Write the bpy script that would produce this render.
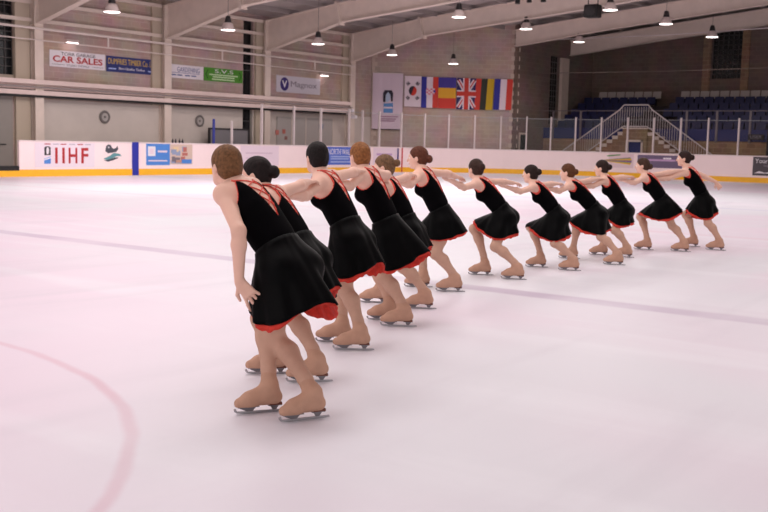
import bpy, bmesh, math, random
import numpy as np
from mathutils import Vector, Matrix

# ------------------------------------------------------------------ scene reset
for o in list(bpy.data.objects):
    bpy.data.objects.remove(o, do_unlink=True)
scene = bpy.context.scene
COL = scene.collection
rnd = random.Random(7)

# ------------------------------------------------------------------ camera
def make_camera():
    f, yaw, pitch, roll = 1056.71, 0.644543, 0.106544, 0.02335
    cy, sy = math.cos(yaw), math.sin(yaw)
    fwd = Vector((-sy * math.cos(pitch), cy * math.cos(pitch), -math.sin(pitch)))
    right = Vector((cy, sy, 0))
    up = right.cross(fwd)
    r2 = right * math.cos(roll) + up * math.sin(roll)
    u2 = -right * math.sin(roll) + up * math.cos(roll)
    cam = bpy.data.cameras.new('camera')
    cam.sensor_width = 36.0
    cam.lens = f * 36.0 / 768.0
    cam.clip_end = 300
    o = bpy.data.objects.new('camera', cam)
    COL.objects.link(o)
    m = Matrix((r2, u2, -fwd)).transposed().to_4x4()
    m.translation = (0, 0, 1.4)
    o.matrix_world = m
    cam.dof.use_dof = True
    cam.dof.focus_distance = 6.8
    cam.dof.aperture_fstop = 5.6
    scene.camera = o
make_camera()

# ------------------------------------------------------------------ world, large lights, exposure
world = bpy.data.worlds.new('world')
scene.world = world
world.use_nodes = True
bg = world.node_tree.nodes['Background']
bg.inputs[0].default_value = (1.0, 0.955, 0.945, 1)
bg.inputs[1].default_value = 0.85

def area_light(name, loc, sx, sy, power, color=(1, 0.945, 0.93)):
    l = bpy.data.lights.new(name, 'AREA')
    l.shape = 'RECTANGLE'
    l.size, l.size_y = sx, sy
    l.energy = power
    l.color = color
    o = bpy.data.objects.new(name, l)
    o.location = loc
    COL.objects.link(o)
    return o
# rows of roof lights over the ice, above and behind the camera's view
for lx, ly, lz, pw in ((-24, -4, 7.0, 250), (-15, -4, 7.6, 250), (-6, -4, 7.6, 250), (-24, 7, 7.0, 300), (-15, 7, 7.6, 300), (-6, 7, 7.6, 300),
                       (-15, 18, 7.6, 250), (-6, 18, 7.6, 230), (-23, 20, 6.6, 420), (-14, 29, 7.3, 340), (-20, 29, 6.8, 420), (-7, 29, 7.3, 260)):
    area_light('roof_light_row', (lx, ly, lz), 3.0, 8.0, pw)

scene.view_settings.view_transform = 'Standard'
scene.view_settings.look = 'None'
scene.view_settings.exposure = 0.32
scene.view_settings.gamma = 1.0
scene.view_settings.use_curve_mapping = False

# ------------------------------------------------------------------ materials
MATS = {}
def srgb(r, g, b):
    def c(v):
        v /= 255.0
        return v / 12.92 if v <= 0.04045 else ((v + 0.055) / 1.055) ** 2.4
    return (c(r), c(g), c(b), 1.0)

def mat(name, rgb, rough=0.6, metal=0.0, noise=0.0, nscale=20.0, spec=0.5, emit=None, estr=0.0, sheen=0.0, sss=0.0):
    if name in MATS:
        return MATS[name]
    m = bpy.data.materials.new(name)
    m.use_nodes = True
    nt = m.node_tree
    b = nt.nodes['Principled BSDF']
    b.inputs['Base Color'].default_value = srgb(*rgb)
    b.inputs['Roughness'].default_value = rough
    b.inputs['Metallic'].default_value = metal
    b.inputs['Specular IOR Level'].default_value = spec
    if sheen:
        b.inputs['Sheen Weight'].default_value = sheen
    if sss:
        b.inputs['Subsurface Weight'].default_value = sss
        b.inputs['Subsurface Radius'].default_value = (0.01, 0.004, 0.002)
        b.inputs['Subsurface Scale'].default_value = 1.0
    if emit:
        b.inputs['Emission Color'].default_value = srgb(*emit)
        b.inputs['Emission Strength'].default_value = estr
    if noise > 0:
        tc = nt.nodes.new('ShaderNodeTexCoord')
        n = nt.nodes.new('ShaderNodeTexNoise')
        n.inputs['Scale'].default_value = nscale
        n.inputs['Detail'].default_value = 4
        r = nt.nodes.new('ShaderNodeValToRGB')
        c = srgb(*rgb)
        r.color_ramp.elements[0].position = 0.3
        r.color_ramp.elements[1].position = 0.7
        r.color_ramp.elements[0].color = tuple(v * (1 - noise) for v in c[:3]) + (1,)
        r.color_ramp.elements[1].color = tuple(min(1, v * (1 + noise)) for v in c[:3]) + (1,)
        nt.links.new(tc.outputs['Object'], n.inputs['Vector'])
        nt.links.new(n.outputs['Fac'], r.inputs['Fac'])
        nt.links.new(r.outputs['Color'], b.inputs['Base Color'])
    MATS[name] = m
    return m

def brick_mat(name, c1, c2, mortar, scale, bw=0.44, bh=0.22, rot=None, msize=0.012):
    m = bpy.data.materials.new(name)
    m.use_nodes = True
    nt = m.node_tree
    b = nt.nodes['Principled BSDF']
    b.inputs['Roughness'].default_value = 0.9
    b.inputs['Specular IOR Level'].default_value = 0.2
    tc = nt.nodes.new('ShaderNodeTexCoord')
    br = nt.nodes.new('ShaderNodeTexBrick')
    br.inputs['Color1'].default_value = srgb(*c1)
    br.inputs['Color2'].default_value = srgb(*c2)
    br.inputs['Mortar'].default_value = srgb(*mortar)
    br.inputs['Scale'].default_value = 1.0
    br.inputs['Mortar Size'].default_value = msize
    br.inputs['Brick Width'].default_value = bw
    br.inputs['Row Height'].default_value = bh
    n = nt.nodes.new('ShaderNodeTexNoise')
    n.inputs['Scale'].default_value = 0.9
    n.inputs['Detail'].default_value = 6
    mx = nt.nodes.new('ShaderNodeMix')
    mx.data_type = 'RGBA'
    mx.blend_type = 'OVERLAY'
    mx.inputs[0].default_value = 0.28
    nt.links.new(tc.outputs['UV'], br.inputs['Vector'])
    nt.links.new(tc.outputs['Object'], n.inputs['Vector'])
    nt.links.new(br.outputs['Color'], mx.inputs[6])
    nt.links.new(n.outputs['Color'], mx.inputs[7])
    nt.links.new(mx.outputs[2], b.inputs['Base Color'])
    MATS[name] = m
    return m

# ------------------------------------------------------------------ helpers: tags, empties, meshes
def tag(o, label=None, cat=None, group=None, kind=None):
    if label: o['label'] = label
    if cat: o['category'] = cat
    if group: o['group'] = group
    if kind: o['kind'] = kind
    return o

def link_mesh(name, me, mats=None, parent=None):
    o = bpy.data.objects.new(name, me)
    COL.objects.link(o)
    if mats:
        for m in (mats if isinstance(mats, (list, tuple)) else [mats]):
            me.materials.append(m)
    if parent: o.parent = parent
    return o

def empty(name, loc=(0, 0, 0), rz=0.0, matrix=None):
    o = bpy.data.objects.new(name, None)
    o.empty_display_size = 0.2
    COL.objects.link(o)
    if matrix is not None:
        o.matrix_world = matrix
    else:
        o.location = loc
        o.rotation_euler = (0, 0, rz)
    return o

class MB:
    """collects simple solids, builds one mesh object"""
    def __init__(self): self.bm = bmesh.new()
    def box(self, x0, x1, y0, y1, z0, z1, M=None):
        vs = [self.bm.verts.new(Vector(p)) for p in ((x0,y0,z0),(x1,y0,z0),(x1,y1,z0),(x0,y1,z0),(x0,y0,z1),(x1,y0,z1),(x1,y1,z1),(x0,y1,z1))]
        for f in ((0,3,2,1),(4,5,6,7),(0,1,5,4),(1,2,6,5),(2,3,7,6),(3,0,4,7)):
            self.bm.faces.new([vs[i] for i in f])
        if M is not None:
            for v in vs: v.co = M @ v.co
        return self
    def prism(self, pts, ax, d0, d1):
        """extrude polygon of 2D pts: ax='y' -> pts are (x,z), 'x' -> (y,z), 'z' -> (x,y)"""
        def P(p, d):
            if ax == 'y': return (p[0], d, p[1])
            if ax == 'x': return (d, p[0], p[1])
            return (p[0], p[1], d)
        a = [self.bm.verts.new(P(p, d0)) for p in pts]
        b = [self.bm.verts.new(P(p, d1)) for p in pts]
        n = len(pts)
        self.bm.faces.new(a[::-1]); self.bm.faces.new(b)
        for i in range(n):
            self.bm.faces.new((a[i], a[(i+1) % n], b[(i+1) % n], b[i]))
        return self
    def tube(self, pts, r, n=8, caps=True):
        pts = [Vector(p) for p in pts]
        rr = r if isinstance(r, (list, tuple)) else [r] * len(pts)
        rings = []
        for i, p in enumerate(pts):
            d = (pts[min(i+1, len(pts)-1)] - pts[max(i-1, 0)]).normalized()
            a = d.orthogonal().normalized()
            if i and abs(d.dot(pa)) < 0.95: a = (pa - d * pa.dot(d)).normalized()
            pa = a
            b = d.cross(a)
            rings.append([self.bm.verts.new(p + a * math.cos(t) * rr[i] + b * math.sin(t) * rr[i]) for t in [2*math.pi*k/n for k in range(n)]])
        for i in range(len(rings)-1):
            for k in range(n):
                self.bm.faces.new((rings[i][k], rings[i][(k+1) % n], rings[i+1][(k+1) % n], rings[i+1][k]))
        if caps:
            self.bm.faces.new(rings[0][::-1]); self.bm.faces.new(rings[-1])
        return self
    def lathe(self, prof, n=20, cx=0, cy=0, cap=True):
        rings = []
        for r, z in prof:
            rings.append([self.bm.verts.new((cx + r*math.cos(2*math.pi*k/n), cy + r*math.sin(2*math.pi*k/n), z)) for k in range(n)])
        for i in range(len(rings)-1):
            for k in range(n):
                self.bm.faces.new((rings[i][k], rings[i][(k+1) % n], rings[i+1][(k+1) % n], rings[i+1][k]))
        if cap:
            self.bm.faces.new(rings[0][::-1]); self.bm.faces.new(rings[-1])
        return self
    def poly(self, pts):
        self.bm.faces.new([self.bm.verts.new(p) for p in pts]); return self
    def build(self, name, m, parent=None, smooth=False, bevel=0.0):
        bm = self.bm
        if bevel > 0:
            bmesh.ops.bevel(bm, geom=list(bm.edges), offset=bevel, segments=2, affect='EDGES', clamp_overlap=True)
        bmesh.ops.recalc_face_normals(bm, faces=bm.faces)
        if smooth:
            for f in bm.faces: f.smooth = True
        me = bpy.data.meshes.new(name)
        bm.to_mesh(me); bm.free()
        return link_mesh(name, me, m, parent)

def uv_wall(o, udir):
    """box-project metres into the UV map so brick courses keep their size"""
    me = o.data
    uv = me.uv_layers.new(name='UVMap')
    ud = Vector(udir)
    for poly in me.polygons:
        for li in poly.loop_indices:
            co = me.vertices[me.loops[li].vertex_index].co
            uv.data[li].uv = (co.dot(ud), co.z)

def frame(origin, xdir, up=(0, 0, 1)):
    x = Vector(xdir).normalized(); u = Vector(up).normalized(); n = x.cross(u)
    m = Matrix((x, u, n)).transposed().to_4x4()
    m.translation = Vector(origin)
    return m

_dg = None
def text_part(name, s, x, y, w, h, m, parent, depth=0.004, z=0.0, spacing=1.0, bold=0.0):
    """lettering fitted into a w x h box whose lower-left corner is (x, y) on the parent's face"""
    cu = bpy.data.curves.new(name, 'FONT')
    cu.body = s; cu.size = 1.0; cu.resolution_u = 3
    cu.extrude = 0.01; cu.offset = bold; cu.space_character = spacing
    t = bpy.data.objects.new(name, cu); COL.objects.link(t)
    bpy.context.view_layer.update()
    me = bpy.data.meshes.new_from_object(t.evaluated_get(bpy.context.evaluated_depsgraph_get()))
    bpy.data.objects.remove(t)
    co = np.empty(len(me.vertices)*3, np.float32); me.vertices.foreach_get('co', co); co = co.reshape(-1, 3)
    mn, mx = co.min(0), co.max(0); sp = np.maximum(mx - mn, 1e-6)
    co = (co - mn) / sp * np.array([w, h, depth]) + np.array([x, y, z])
    me.vertices.foreach_set('co', co.astype(np.float32).ravel()); me.update()
    return link_mesh(name, me, m, parent)

def plate(name, w, h, t, m, parent, x=0, y=0, z=0):
    return MB().box(x, x+w, y, y+h, z, z+t).build(name, m, parent)

def clone(o, parent=None):
    c = o.copy(); COL.objects.link(c); c.parent = parent
    for ch in list(o.children):
        clone(ch, c)
    return c
# ------------------------------------------------------------------ the setting
BX, BY, BH, CR = -30.935, 48.378, 1.215, 8.5          # boards: left line, end line, height, corner radius
WX = -33.5                                            # left wall
ANG = math.atan2(0.6, 0.8)

M_cream = mat('cream_painted_steel', (222, 205, 194), 0.55, noise=0.04, nscale=3)
M_offwhite = mat('offwhite_steel', (222, 208, 202), 0.5)
M_board = mat('white_board_plastic', (252, 230, 231), 0.32, noise=0.01, nscale=2)
M_yellow = mat('yellow_kick_plate', (250, 186, 36), 0.35, noise=0.04, nscale=6)
M_blue = mat('rink_blue', (36, 46, 160), 0.4)
M_red = mat('rink_red', (196, 40, 44), 0.4)
M_dark = mat('dark_steel', (38, 34, 36), 0.6)
M_black = mat('matt_black', (16, 15, 17), 0.6)
M_panel = mat('pale_wall_panel', (206, 194, 186), 0.7, noise=0.05, nscale=1.2)
M_brick = brick_mat('pale_block_wall', (184, 162, 153), (176, 154, 146), (190, 170, 160), 1, 0.45, 0.22)
M_brick2 = brick_mat('brown_block_wall', (118, 100, 94), (111, 94, 88), (124, 106, 99), 1, 0.45, 0.22)
M_brick3 = brick_mat('stand_block_wall', (150, 120, 98), (132, 106, 88), (160, 134, 112), 1, 0.45, 0.22)
M_quoin = mat('pale_quoin_stone', (196, 176, 164), 0.85, noise=0.06, nscale=5)
M_deck = mat('grey_roof_deck', (170, 160, 158), 0.7, noise=0.06, nscale=0.8)
M_white = mat('white_vinyl', (228, 220, 226), 0.5)
M_concrete = mat('concrete', (120, 110, 106), 0.9, noise=0.1, nscale=3)

def ice_material():
    m = bpy.data.materials.new('ice')
    m.use_nodes = True
    nt = m.node_tree; N = nt.nodes; L = nt.links
    b = N['Principled BSDF']
    b.inputs['Roughness'].default_value = 0.42
    b.inputs['Specular IOR Level'].default_value = 0.2
    tc = N.new('ShaderNodeTexCoord')
    def noise(scale, detail=4, vec=None, dist=0.0):
        n = N.new('ShaderNodeTexNoise'); n.inputs['Scale'].default_value = scale; n.inputs['Detail'].default_value = detail
        n.inputs['Distortion'].default_value = dist
        L.new(vec or tc.outputs['Object'], n.inputs['Vector']); return n
    def mp(scale, rot):
        k = N.new('ShaderNodeMapping'); k.inputs['Scale'].default_value = scale; k.inputs['Rotation'].default_value = (0, 0, rot)
        L.new(tc.outputs['Object'], k.inputs['Vector']); return k.outputs['Vector']
    def math_(op, a, b_=None, clamp=False):
        k = N.new('ShaderNodeMath'); k.operation = op; k.use_clamp = clamp
        for i, v in enumerate((a, b_)):
            if v is None: continue
            if isinstance(v, (int, float)): k.inputs[i].default_value = v
            else: L.new(v, k.inputs[i])
        return k.outputs[0]
    def mix(fac, a, c):
        k = N.new('ShaderNodeMix'); k.data_type = 'RGBA'
        if isinstance(fac, (int, float)): k.inputs[0].default_value = fac
        else: L.new(fac, k.inputs[0])
        for i, v in ((6, a), (7, c)):
            if isinstance(v, tuple): k.inputs[i].default_value = v
            else: L.new(v, k.inputs[i])
        return k.outputs[2]
    def ramp(v, p0, p1):
        k = N.new('ShaderNodeMapRange'); k.clamp = True; k.interpolation_type = 'SMOOTHSTEP'
        k.inputs['From Min'].default_value = p0; k.inputs['From Max'].default_value = p1
        L.new(v, k.inputs['Value']); return k.outputs['Result']
    # base: milky white with pink blush and long grey skate-worn streaks
    base = mix(ramp(noise(0.16, 3, dist=0.6).outputs['Fac'], 0.38, 0.66), srgb(228, 226, 233), srgb(233, 216, 229))
    base = mix(math_('MULTIPLY', ramp(noise(1.0, 5, mp((0.22, 1.5, 1), 0.9), 0.4).outputs['Fac'], 0.5, 0.75), 0.35), base, srgb(242, 241, 247))
    base = mix(math_('MULTIPLY', ramp(noise(1.0, 6, mp((1.2, 0.25, 1), 0.35), 0.8).outputs['Fac'], 0.5, 0.78), 0.34), base, srgb(206, 200, 210))
    sep = N.new('ShaderNodeSeparateXYZ'); L.new(tc.outputs['Object'], sep.inputs[0])
    X, Y = sep.outputs['X'], sep.outputs['Y']
    wob = math_('MULTIPLY', math_('SUBTRACT', noise(1.6, 3).outputs['Fac'], 0.5), 0.08)
    snow = ramp(noise(0.9, 4).outputs['Fac'], 0.25, 0.7)
    def band(v, c, half, soft):
        d = math_('ABSOLUTE', math_('ADD', math_('SUBTRACT', v, c), wob))
        return math_('SUBTRACT', 1.0, ramp(d, half, half + soft))
    blue = band(Y, 8.82, 0.10, 0.12)
    blue2 = band(Y, 25.7, 0.14, 0.1)
    red = band(Y, 17.2, 0.14, 0.1)
    blue = math_('MULTIPLY', blue, math_('ADD', math_('MULTIPLY', snow, 0.28), 0.2))
    base = mix(blue, base, srgb(168, 136, 172))
    base = mix(math_('MULTIPLY', blue2, 0.16), base, srgb(120, 110, 190))
    base = mix(math_('MULTIPLY', red, 0.10), base, srgb(220, 120, 140))
    # face-off circle, faded red under frosted ice
    dx = math_('SUBTRACT', X, -6.36); dy = math_('SUBTRACT', Y, 0.055)
    rad = math_('SQRT', math_('ADD', math_('MULTIPLY', dx, dx), math_('MULTIPLY', dy, dy)))
    ring = math_('SUBTRACT', 1.0, ramp(math_('ABSOLUTE', math_('ADD', math_('SUBTRACT', rad, 4.0), wob)), 0.008, 0.055))
    base = mix(math_('MULTIPLY', ring, math_('ADD', math_('MULTIPLY', snow, 0.22), 0.18)), base, srgb(206, 140, 160))
    L.new(base, b.inputs['Base Color'])
    bp = N.new('ShaderNodeBump'); bp.inputs['Strength'].default_value = 0.06; bp.inputs['Distance'].default_value = 0.01
    L.new(noise(26, 4, mp((1, 0.2, 1), 0.6)).outputs['Fac'], bp.inputs['Height'])
    L.new(bp.outputs['Normal'], b.inputs['Normal'])
    return m

M_ice = ice_material()
floor = MB().box(WX - 0.3, 8, -16, 64, -0.3, 0.0).build('floor', M_ice); tag(floor, kind='structure')

# rubber walkway round the outside of the boards
w = MB()
w.box(WX, BX - 0.14, -16, BY - CR, 0.0, 0.06)
wk = w.build('trim_1', M_concrete); tag(wk, kind='structure')

def wall(name, pts, m, udir):
    b = MB()
    for p in pts: b.box(*p)
    o = b.build(name, m); uv_wall(o, udir); tag(o, kind='structure'); return o
# left wall: block above, pale panels below the service ledge
wall('wall_left', [(WX-0.3, WX, -16, 21.0, 0, 8.2), (WX-0.3, WX, 22.45, 33.9, 2.7, 8.2), (WX-0.3, WX, 34.52, 43.35, 2.7, 8.2), (WX-0.3, WX, 21.0, 22.45, 0, 3.5), (WX-0.3, WX, 21.0, 22.45, 6.55, 8.2), (WX-0.3, WX, 33.9, 34.52, 6.7, 8.2)], M_brick, (0, 1, 0))
o = MB().box(WX-0.3, WX, 22.45, 33.9, 0, 2.7).box(WX-0.3, WX, 34.52, 41.2, 0, 2.7).box(WX-0.3, WX, 41.2, 43.35, 0, 2.7).build('wall_left_lower', M_panel); tag(o, kind='structure')
# canted wall behind the rink corner, from the left wall to the stand
C0, C1 = Vector((-33.5, 43.153, 0)), Vector((-27.485, 47.663, 0))
CD = Vector((0.8, 0.6, 0)); CN = Vector((0.6, -0.8, 0))
def canted(name, s0, s1, z0, z1, t, m, front=0.0):
    M = Matrix((CD, Vector((0, 0, 1)), CN)).transposed().to_4x4(); M.translation = C0
    b = MB(); b.box(s0, s1, z0, z1, -t, front, M); o = b.build(name, m); uv_wall(o, CD); tag(o, kind='structure'); return o
canted('wall_corner', -0.2, 7.518, 0, 8.6, 0.35, M_brick)
# alternating corner stones at both ends of the canted wall
q = MB(); Mq = Matrix((CD, Vector((0, 0, 1)), CN)).transposed().to_4x4(); Mq.translation = C0
z = 0.0; k = 0
while z < 8.2:
    L = 0.24 if k % 2 else 0.42
    if k % 2 == 0:
        q.box(7.518 - L, 7.545, z, z + 0.21, -0.36, 0.025, Mq)
    q.box(0.02, L * 0.7, z, z + 0.21, -0.05, 0.02, Mq)
    z += 0.22; k += 1
tag(q.build('trim_2', M_quoin), kind='structure')
SX = -27.485
wall('wall_stand_side', [(SX-0.35, SX, 47.5, 51.0, 0, 9.5), (SX-0.35, SX, 52.0, 56.1, 0, 9.5), (SX-0.35, SX, 51.0, 52.0, 0, 2.6), (SX-0.35, SX, 51.0, 52.0, 6.25, 9.5)], M_brick2, (0, 1, 0))
YB = 56.0
wall('wall_back', [(SX-0.35, -20.56, YB, YB+0.3, 0, 10.5), (-18.95, 6, YB, YB+0.3, 0, 10.5), (-20.56, -18.95, YB, YB+0.3, 0, 5.2), (-20.56, -18.95, YB, YB+0.3, 8.23, 10.5)], M_brick2, (1, 0, 0))

# windows: dark glazing behind a square grid
M_glassdark = mat('dark_window_glass', (22, 24, 28), 0.25)
M_grid = mat('window_grid', (74, 70, 68), 0.6)
def grid_window(name, along, fixed, a0, a1, z0, z1, nx, nz, back=0.2, bar=0.03):
    r = MB()
    root = None
    if along == 'y':
        r.box(fixed - back, fixed - back + 0.02, a0, a1, z0, z1)
    else:
        r.box(a0, a1, fixed + back - 0.02, fixed + back, z0, z1)
    root = r.build(name, M_glassdark); tag(root, kind='structure')
    g = MB()
    for i in range(nx + 1):
        c = a0 + (a1 - a0) * i / nx
        if along == 'y': g.box(fixed - back + 0.02, fixed - back + 0.06, max(a0, c - bar/2), min(a1, c + bar/2), z0, z1)
        else: g.box(max(a0, c - bar/2), min(a1, c + bar/2), fixed + back - 0.06, fixed + back - 0.02, z0, z1)
    for i in range(nz + 1):
        c = z0 + (z1 - z0) * i / nz
        if along == 'y': g.box(fixed - back + 0.02, fixed - back + 0.07, a0, a1, max(z0, c - bar/2), min(z1, c + bar/2))
        else: g.box(a0, a1, fixed + back - 0.07, fixed + back - 0.02, max(z0, c - bar/2), min(z1, c + bar/2))
    g.build('glazing_bars', M_grid, root)
grid_window('window_1', 'y', WX, 21.0, 22.45, 3.5, 6.55, 5, 10)
grid_window('window_2', 'y', WX, 33.9, 34.52, 0.0, 6.7, 1, 6)
grid_window('window_3', 'y', SX, 51.0, 52.0, 2.6, 6.25, 4, 12)
grid_window('window_4', 'x', YB, -20.56, -18.95, 5.2, 8.23, 6, 12)
# pilasters beside the stand windows
p = MB().box(SX, SX+0.18, 52.03, 52.8, 2.4, 6.2); tag(p.build('trim_3', M_quoin), kind='structure')
p = MB().box(-21.0, -20.6, YB-0.15, YB, 3.7, 9).box(-18.92, -18.55, YB-0.15, YB, 3.7, 9)
o = p.build('trim_4', M_brick3); uv_wall(o, (1, 0, 0)); tag(o, kind='structure')

# service doorway in the left wall and dark doorway beside the corner stones
dr = MB().box(WX + 0.0, WX + 0.06, 18.6, 22.3, 0.06, 2.75).build('door_1', mat('grey_door', (148, 140, 134), 0.6, noise=0.03, nscale=2)); tag(dr, kind='structure')
g = MB()
for yy in (19.8, 21.0, 21.65): g.box(WX + 0.06, WX + 0.075, yy - 0.012, yy + 0.012, 0.1, 2.7)
g.build('door_seam', M_dark, dr)
g = MB().box(WX+0.06, WX+0.09, 21.75, 22.0, 1.02, 1.06).box(WX+0.06, WX+0.09, 21.2, 21.42, 2.02, 2.05); g.build('door_bar', M_dark, dr)
d2 = MB().box(SX, SX+0.04, 47.95, 48.55, 0, 2.0).build('door_2', M_black); tag(d2, kind='structure')
MB().box(SX, SX+0.06, 47.87, 47.95, 0, 2.09).box(SX, SX+0.06, 48.55, 48.63, 0, 2.09).box(SX, SX+0.06, 47.95, 48.55, 2.0, 2.09).build('door_frame', M_quoin, d2)

# ------------------------------------------------------------------ roof: deck, portal frames, girts
RIDGE = -13.0
def roof_z(x): return 6.95 + (min(x, 2*RIDGE - x) - WX) * 0.098
r = MB()
for x0, x1 in ((WX - 0.3, RIDGE), (RIDGE, 8.0)):
    r.prism([(x0, roof_z(x0)), (x1, roof_z(x1)), (x1, roof_z(x1) + 0.2), (x0, roof_z(x0) + 0.2)], 'y', -16, 56.3)
o = r.build('ceiling', M_deck); tag(o, kind='structure')
pu = MB()
for i in range(11):
    x = WX + 1.6 + i * 1.85
    zz = roof_z(x)
    pu.prism([(x, zz - 0.2), (x + 0.08, zz - 0.2), (x + 0.08, zz), (x, zz)], 'y', -16, 56)
tag(pu.build('trim_5', mat('purlin_steel', (150, 140, 138), 0.6)), kind='structure')
FR = [5.2, 11.2, 17.2, 23.2, 29.25, 35.1, 41.2, 47.2, 53.2]
ti = 6
for y in FR:
    b = MB()
    haunch = [(WX + 0.1, 5.3), (-28.8, 6.44), (-22.6, 7.0), (RIDGE, 7.95)]
    top = [(RIDGE, 8.75), (-28.9, 7.22), (WX + 0.1, 6.66)]
    if y > 47: haunch[0] = (SX + 0.02, 6.42); haunch[1] = (-26.5, 6.52); top[1] = (-26.8, 7.3); top[2] = (SX + 0.02, 7.2)
    web = haunch + top
    b.prism(web, 'y', y - 0.02, y + 0.02)
    # bottom and top flanges
    for ln in (haunch, top):
        for (xa, za), (xb, zb) in zip(ln[:-1], ln[1:]):
            b.prism([(xa, za - 0.02), (xb, zb - 0.02), (xb, zb + 0.02), (xa, za + 0.02)], 'y', y - 0.14, y + 0.14)
    # splice plate where the haunch ends
    if y < 47:
        b.prism([(-28.98, 6.3), (-28.86, 6.3), (-29.1, 7.3), (-29.22, 7.3)], 'y', y - 0.16, y + 0.16)
    # mirrored far half
    b.prism([(RIDGE, 7.95), (6, 6.1), (6, 6.9), (RIDGE, 8.75)], 'y', y - 0.1, y + 0.1)
    tag(b.build('trim_%d' % ti, M_cream), kind='structure'); ti += 1
    if y < 47:
        c = MB()
        c.box(WX, WX + 0.1, y - 0.16, y + 0.16, 0.0, 6.7)
        c.box(WX + 0.1, WX + 0.34, y - 0.03, y + 0.03, 0.0, 6.7)
        c.box(WX + 0.34, WX + 0.38, y - 0.18, y + 0.18, 0.0, 6.7)
        tag(c.build('trim_%d' % ti, M_cream), kind='structure'); ti += 1
# block pilasters behind some columns
p = MB()
for y in (22.65, 34.85): p.box(WX, WX + 0.12, y - 0.25, y + 0.35, 0, 6.6)
for y in (28.85, 40.9): p.box(WX, WX + 0.12, y - 0.2, y + 0.3, 2.7, 6.6)
tag(p.build('trim_%d' % ti, mat('beige_pilaster', (188, 172, 154), 0.8)), kind='structure'); ti += 1
# girts between the columns and the two thin rails in front
g = MB()
for ya, yb in zip(FR[2:6], FR[3:7]):
    for zz in (5.42, 6.05, 6.6):
        g.box(WX, WX + 0.16, ya + 0.05, yb - 0.05, zz, zz + 0.13)
tag(g.build('trim_%d' % ti, M_cream), kind='structure'); ti += 1
g = MB()
g.tube([(WX + 0.45, 4, 5.24), (WX + 0.45, 41.2, 5.12)], 0.045)
g.tube([(WX + 0.45, 4, 4.86), (WX + 0.45, 41.2, 4.68)], 0.022)
for y in (20.3, 26.2, 32.2, 38.2): g.box(WX + 0.43, WX + 0.47, y - 0.03, y + 0.03, 4.75, 5.2)
tag(g.build('trim_%d' % ti, M_offwhite), kind='structure'); ti += 1
# service ledge: two pale channels with a dark trunking line beneath
g = MB()
g.box(WX, WX + 0.55, 4, 40.9, 3.2, 3.36).box(WX, WX + 0.34, 4, 40.9, 3.02, 3.2).box(WX, WX + 0.5, 4, 40.9, 2.82, 2.98)
tag(g.build('trim_%d' % ti, mat('ledge_paint', (222, 200, 194), 0.55, noise=0.05, nscale=2)), kind='structure'); ti += 1
g = MB().box(WX, WX + 0.46, 4, 40.9, 2.74, 2.815); tag(g.build('trim_%d' % ti, M_black), kind='structure'); ti += 1
g = MB()
g.tube([(WX + 0.5, 4, 3.1), (WX + 0.5, 41.0, 3.1)], 0.03)
tag(g.build('trim_%d' % ti, mat('grey_pipe', (150, 140, 138), 0.5)), kind='structure'); ti += 1

# ------------------------------------------------------------------ dasher boards
def path_pts():
    P = [(BX, y) for y in np.arange(20.85, BY - CR, 2.0)] + [(BX, BY - CR)]
    for k in range(1, 25):
        a = math.pi - math.pi/2 * k/24
        P.append((BX + CR + CR*math.cos(a), BY - CR + CR*math.sin(a)))
    P += [(x, BY) for x in (-20, -16, -12, -8)]
    return P
def path_norm(P):
    out = []
    for i in range(len(P)):
        a = Vector(P[max(i-1, 0)]); b = Vector(P[min(i+1, len(P)-1)])
        d = (b - a).normalized(); out.append(Vector((d.y, -d.x)))       # points to the ice
    return out
def sweep(name, P, n0, n1, z0, z1, m, parent):
    """box section between offsets n0..n1 from the path (positive = ice side)"""
    N = path_norm(P); b = MB(); rings = []
    for (x, y), n in zip(P, N):
        rings.append([b.bm.verts.new((x + n.x*o, y + n.y*o, z)) for o, z in ((n0, z0), (n1, z0), (n1, z1), (n0, z1))])
    for r0, r1 in zip(rings[:-1], rings[1:]):
        for k in range(4): b.bm.faces.new((r0[k], r1[k], r1[(k+1) % 4], r0[(k+1) % 4]))
    b.bm.faces.new(rings[0]); b.bm.faces.new(rings[-1][::-1])
    return b.build(name, m, parent)
P = path_pts()
boards = empty('dasher_boards', (BX, 20.85, 0))
tag(boards, 'white rink boards with yellow kick strip curving round the far corner', 'rink boards')
def rel(o, root):
    o.parent = root; o.matrix_parent_inverse = root.matrix_world.inverted(); return o
bpy.context.view_layer.update()
for nm, a in (('board_panel', (-0.10, 0.0, 0.0, 1.17, M_board)), ('kick_strip', (0.0, 0.018, 0.0, 0.235, M_yellow)), ('top_rail', (-0.12, 0.012, 1.17, 1.215, mat('board_cap', (232, 216, 216), 0.4)))):
    rel(sweep(nm, P, *a[:4], a[4], None), boards)
rel(MB().box(BX, BX + 0.024, 25.58, 25.88, 0, 1.215).build('blue_line_band', M_blue), boards)
tv = Vector((-30.653 - (BX + CR), 42.051 - (BY - CR))).normalized()
Mr = Matrix.Rotation(math.atan2(tv.y, tv.x), 4, 'Z'); Mr.translation = (BX + CR, BY - CR, 0)
rel(MB().box(CR - 0.03, CR - 0.005, -0.03, 0.03, 0, 1.2, Mr).build('goal_line_band', M_red), boards)
gb = empty('dasher_boards', (BX, 14, 0)); bpy.context.view_layer.update()
tag(gb, 'low black sill and yellow strip across the open rink gate at the far left', 'rink gate')
rel(MB().box(BX - 0.1, BX, 12, 20.85, 0.2, 0.36).build('sill', M_black), gb)
rel(MB().box(BX, BX + 0.018, 12, 20.85, 0.0, 0.2).build('kick_strip', M_yellow), gb)

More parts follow.
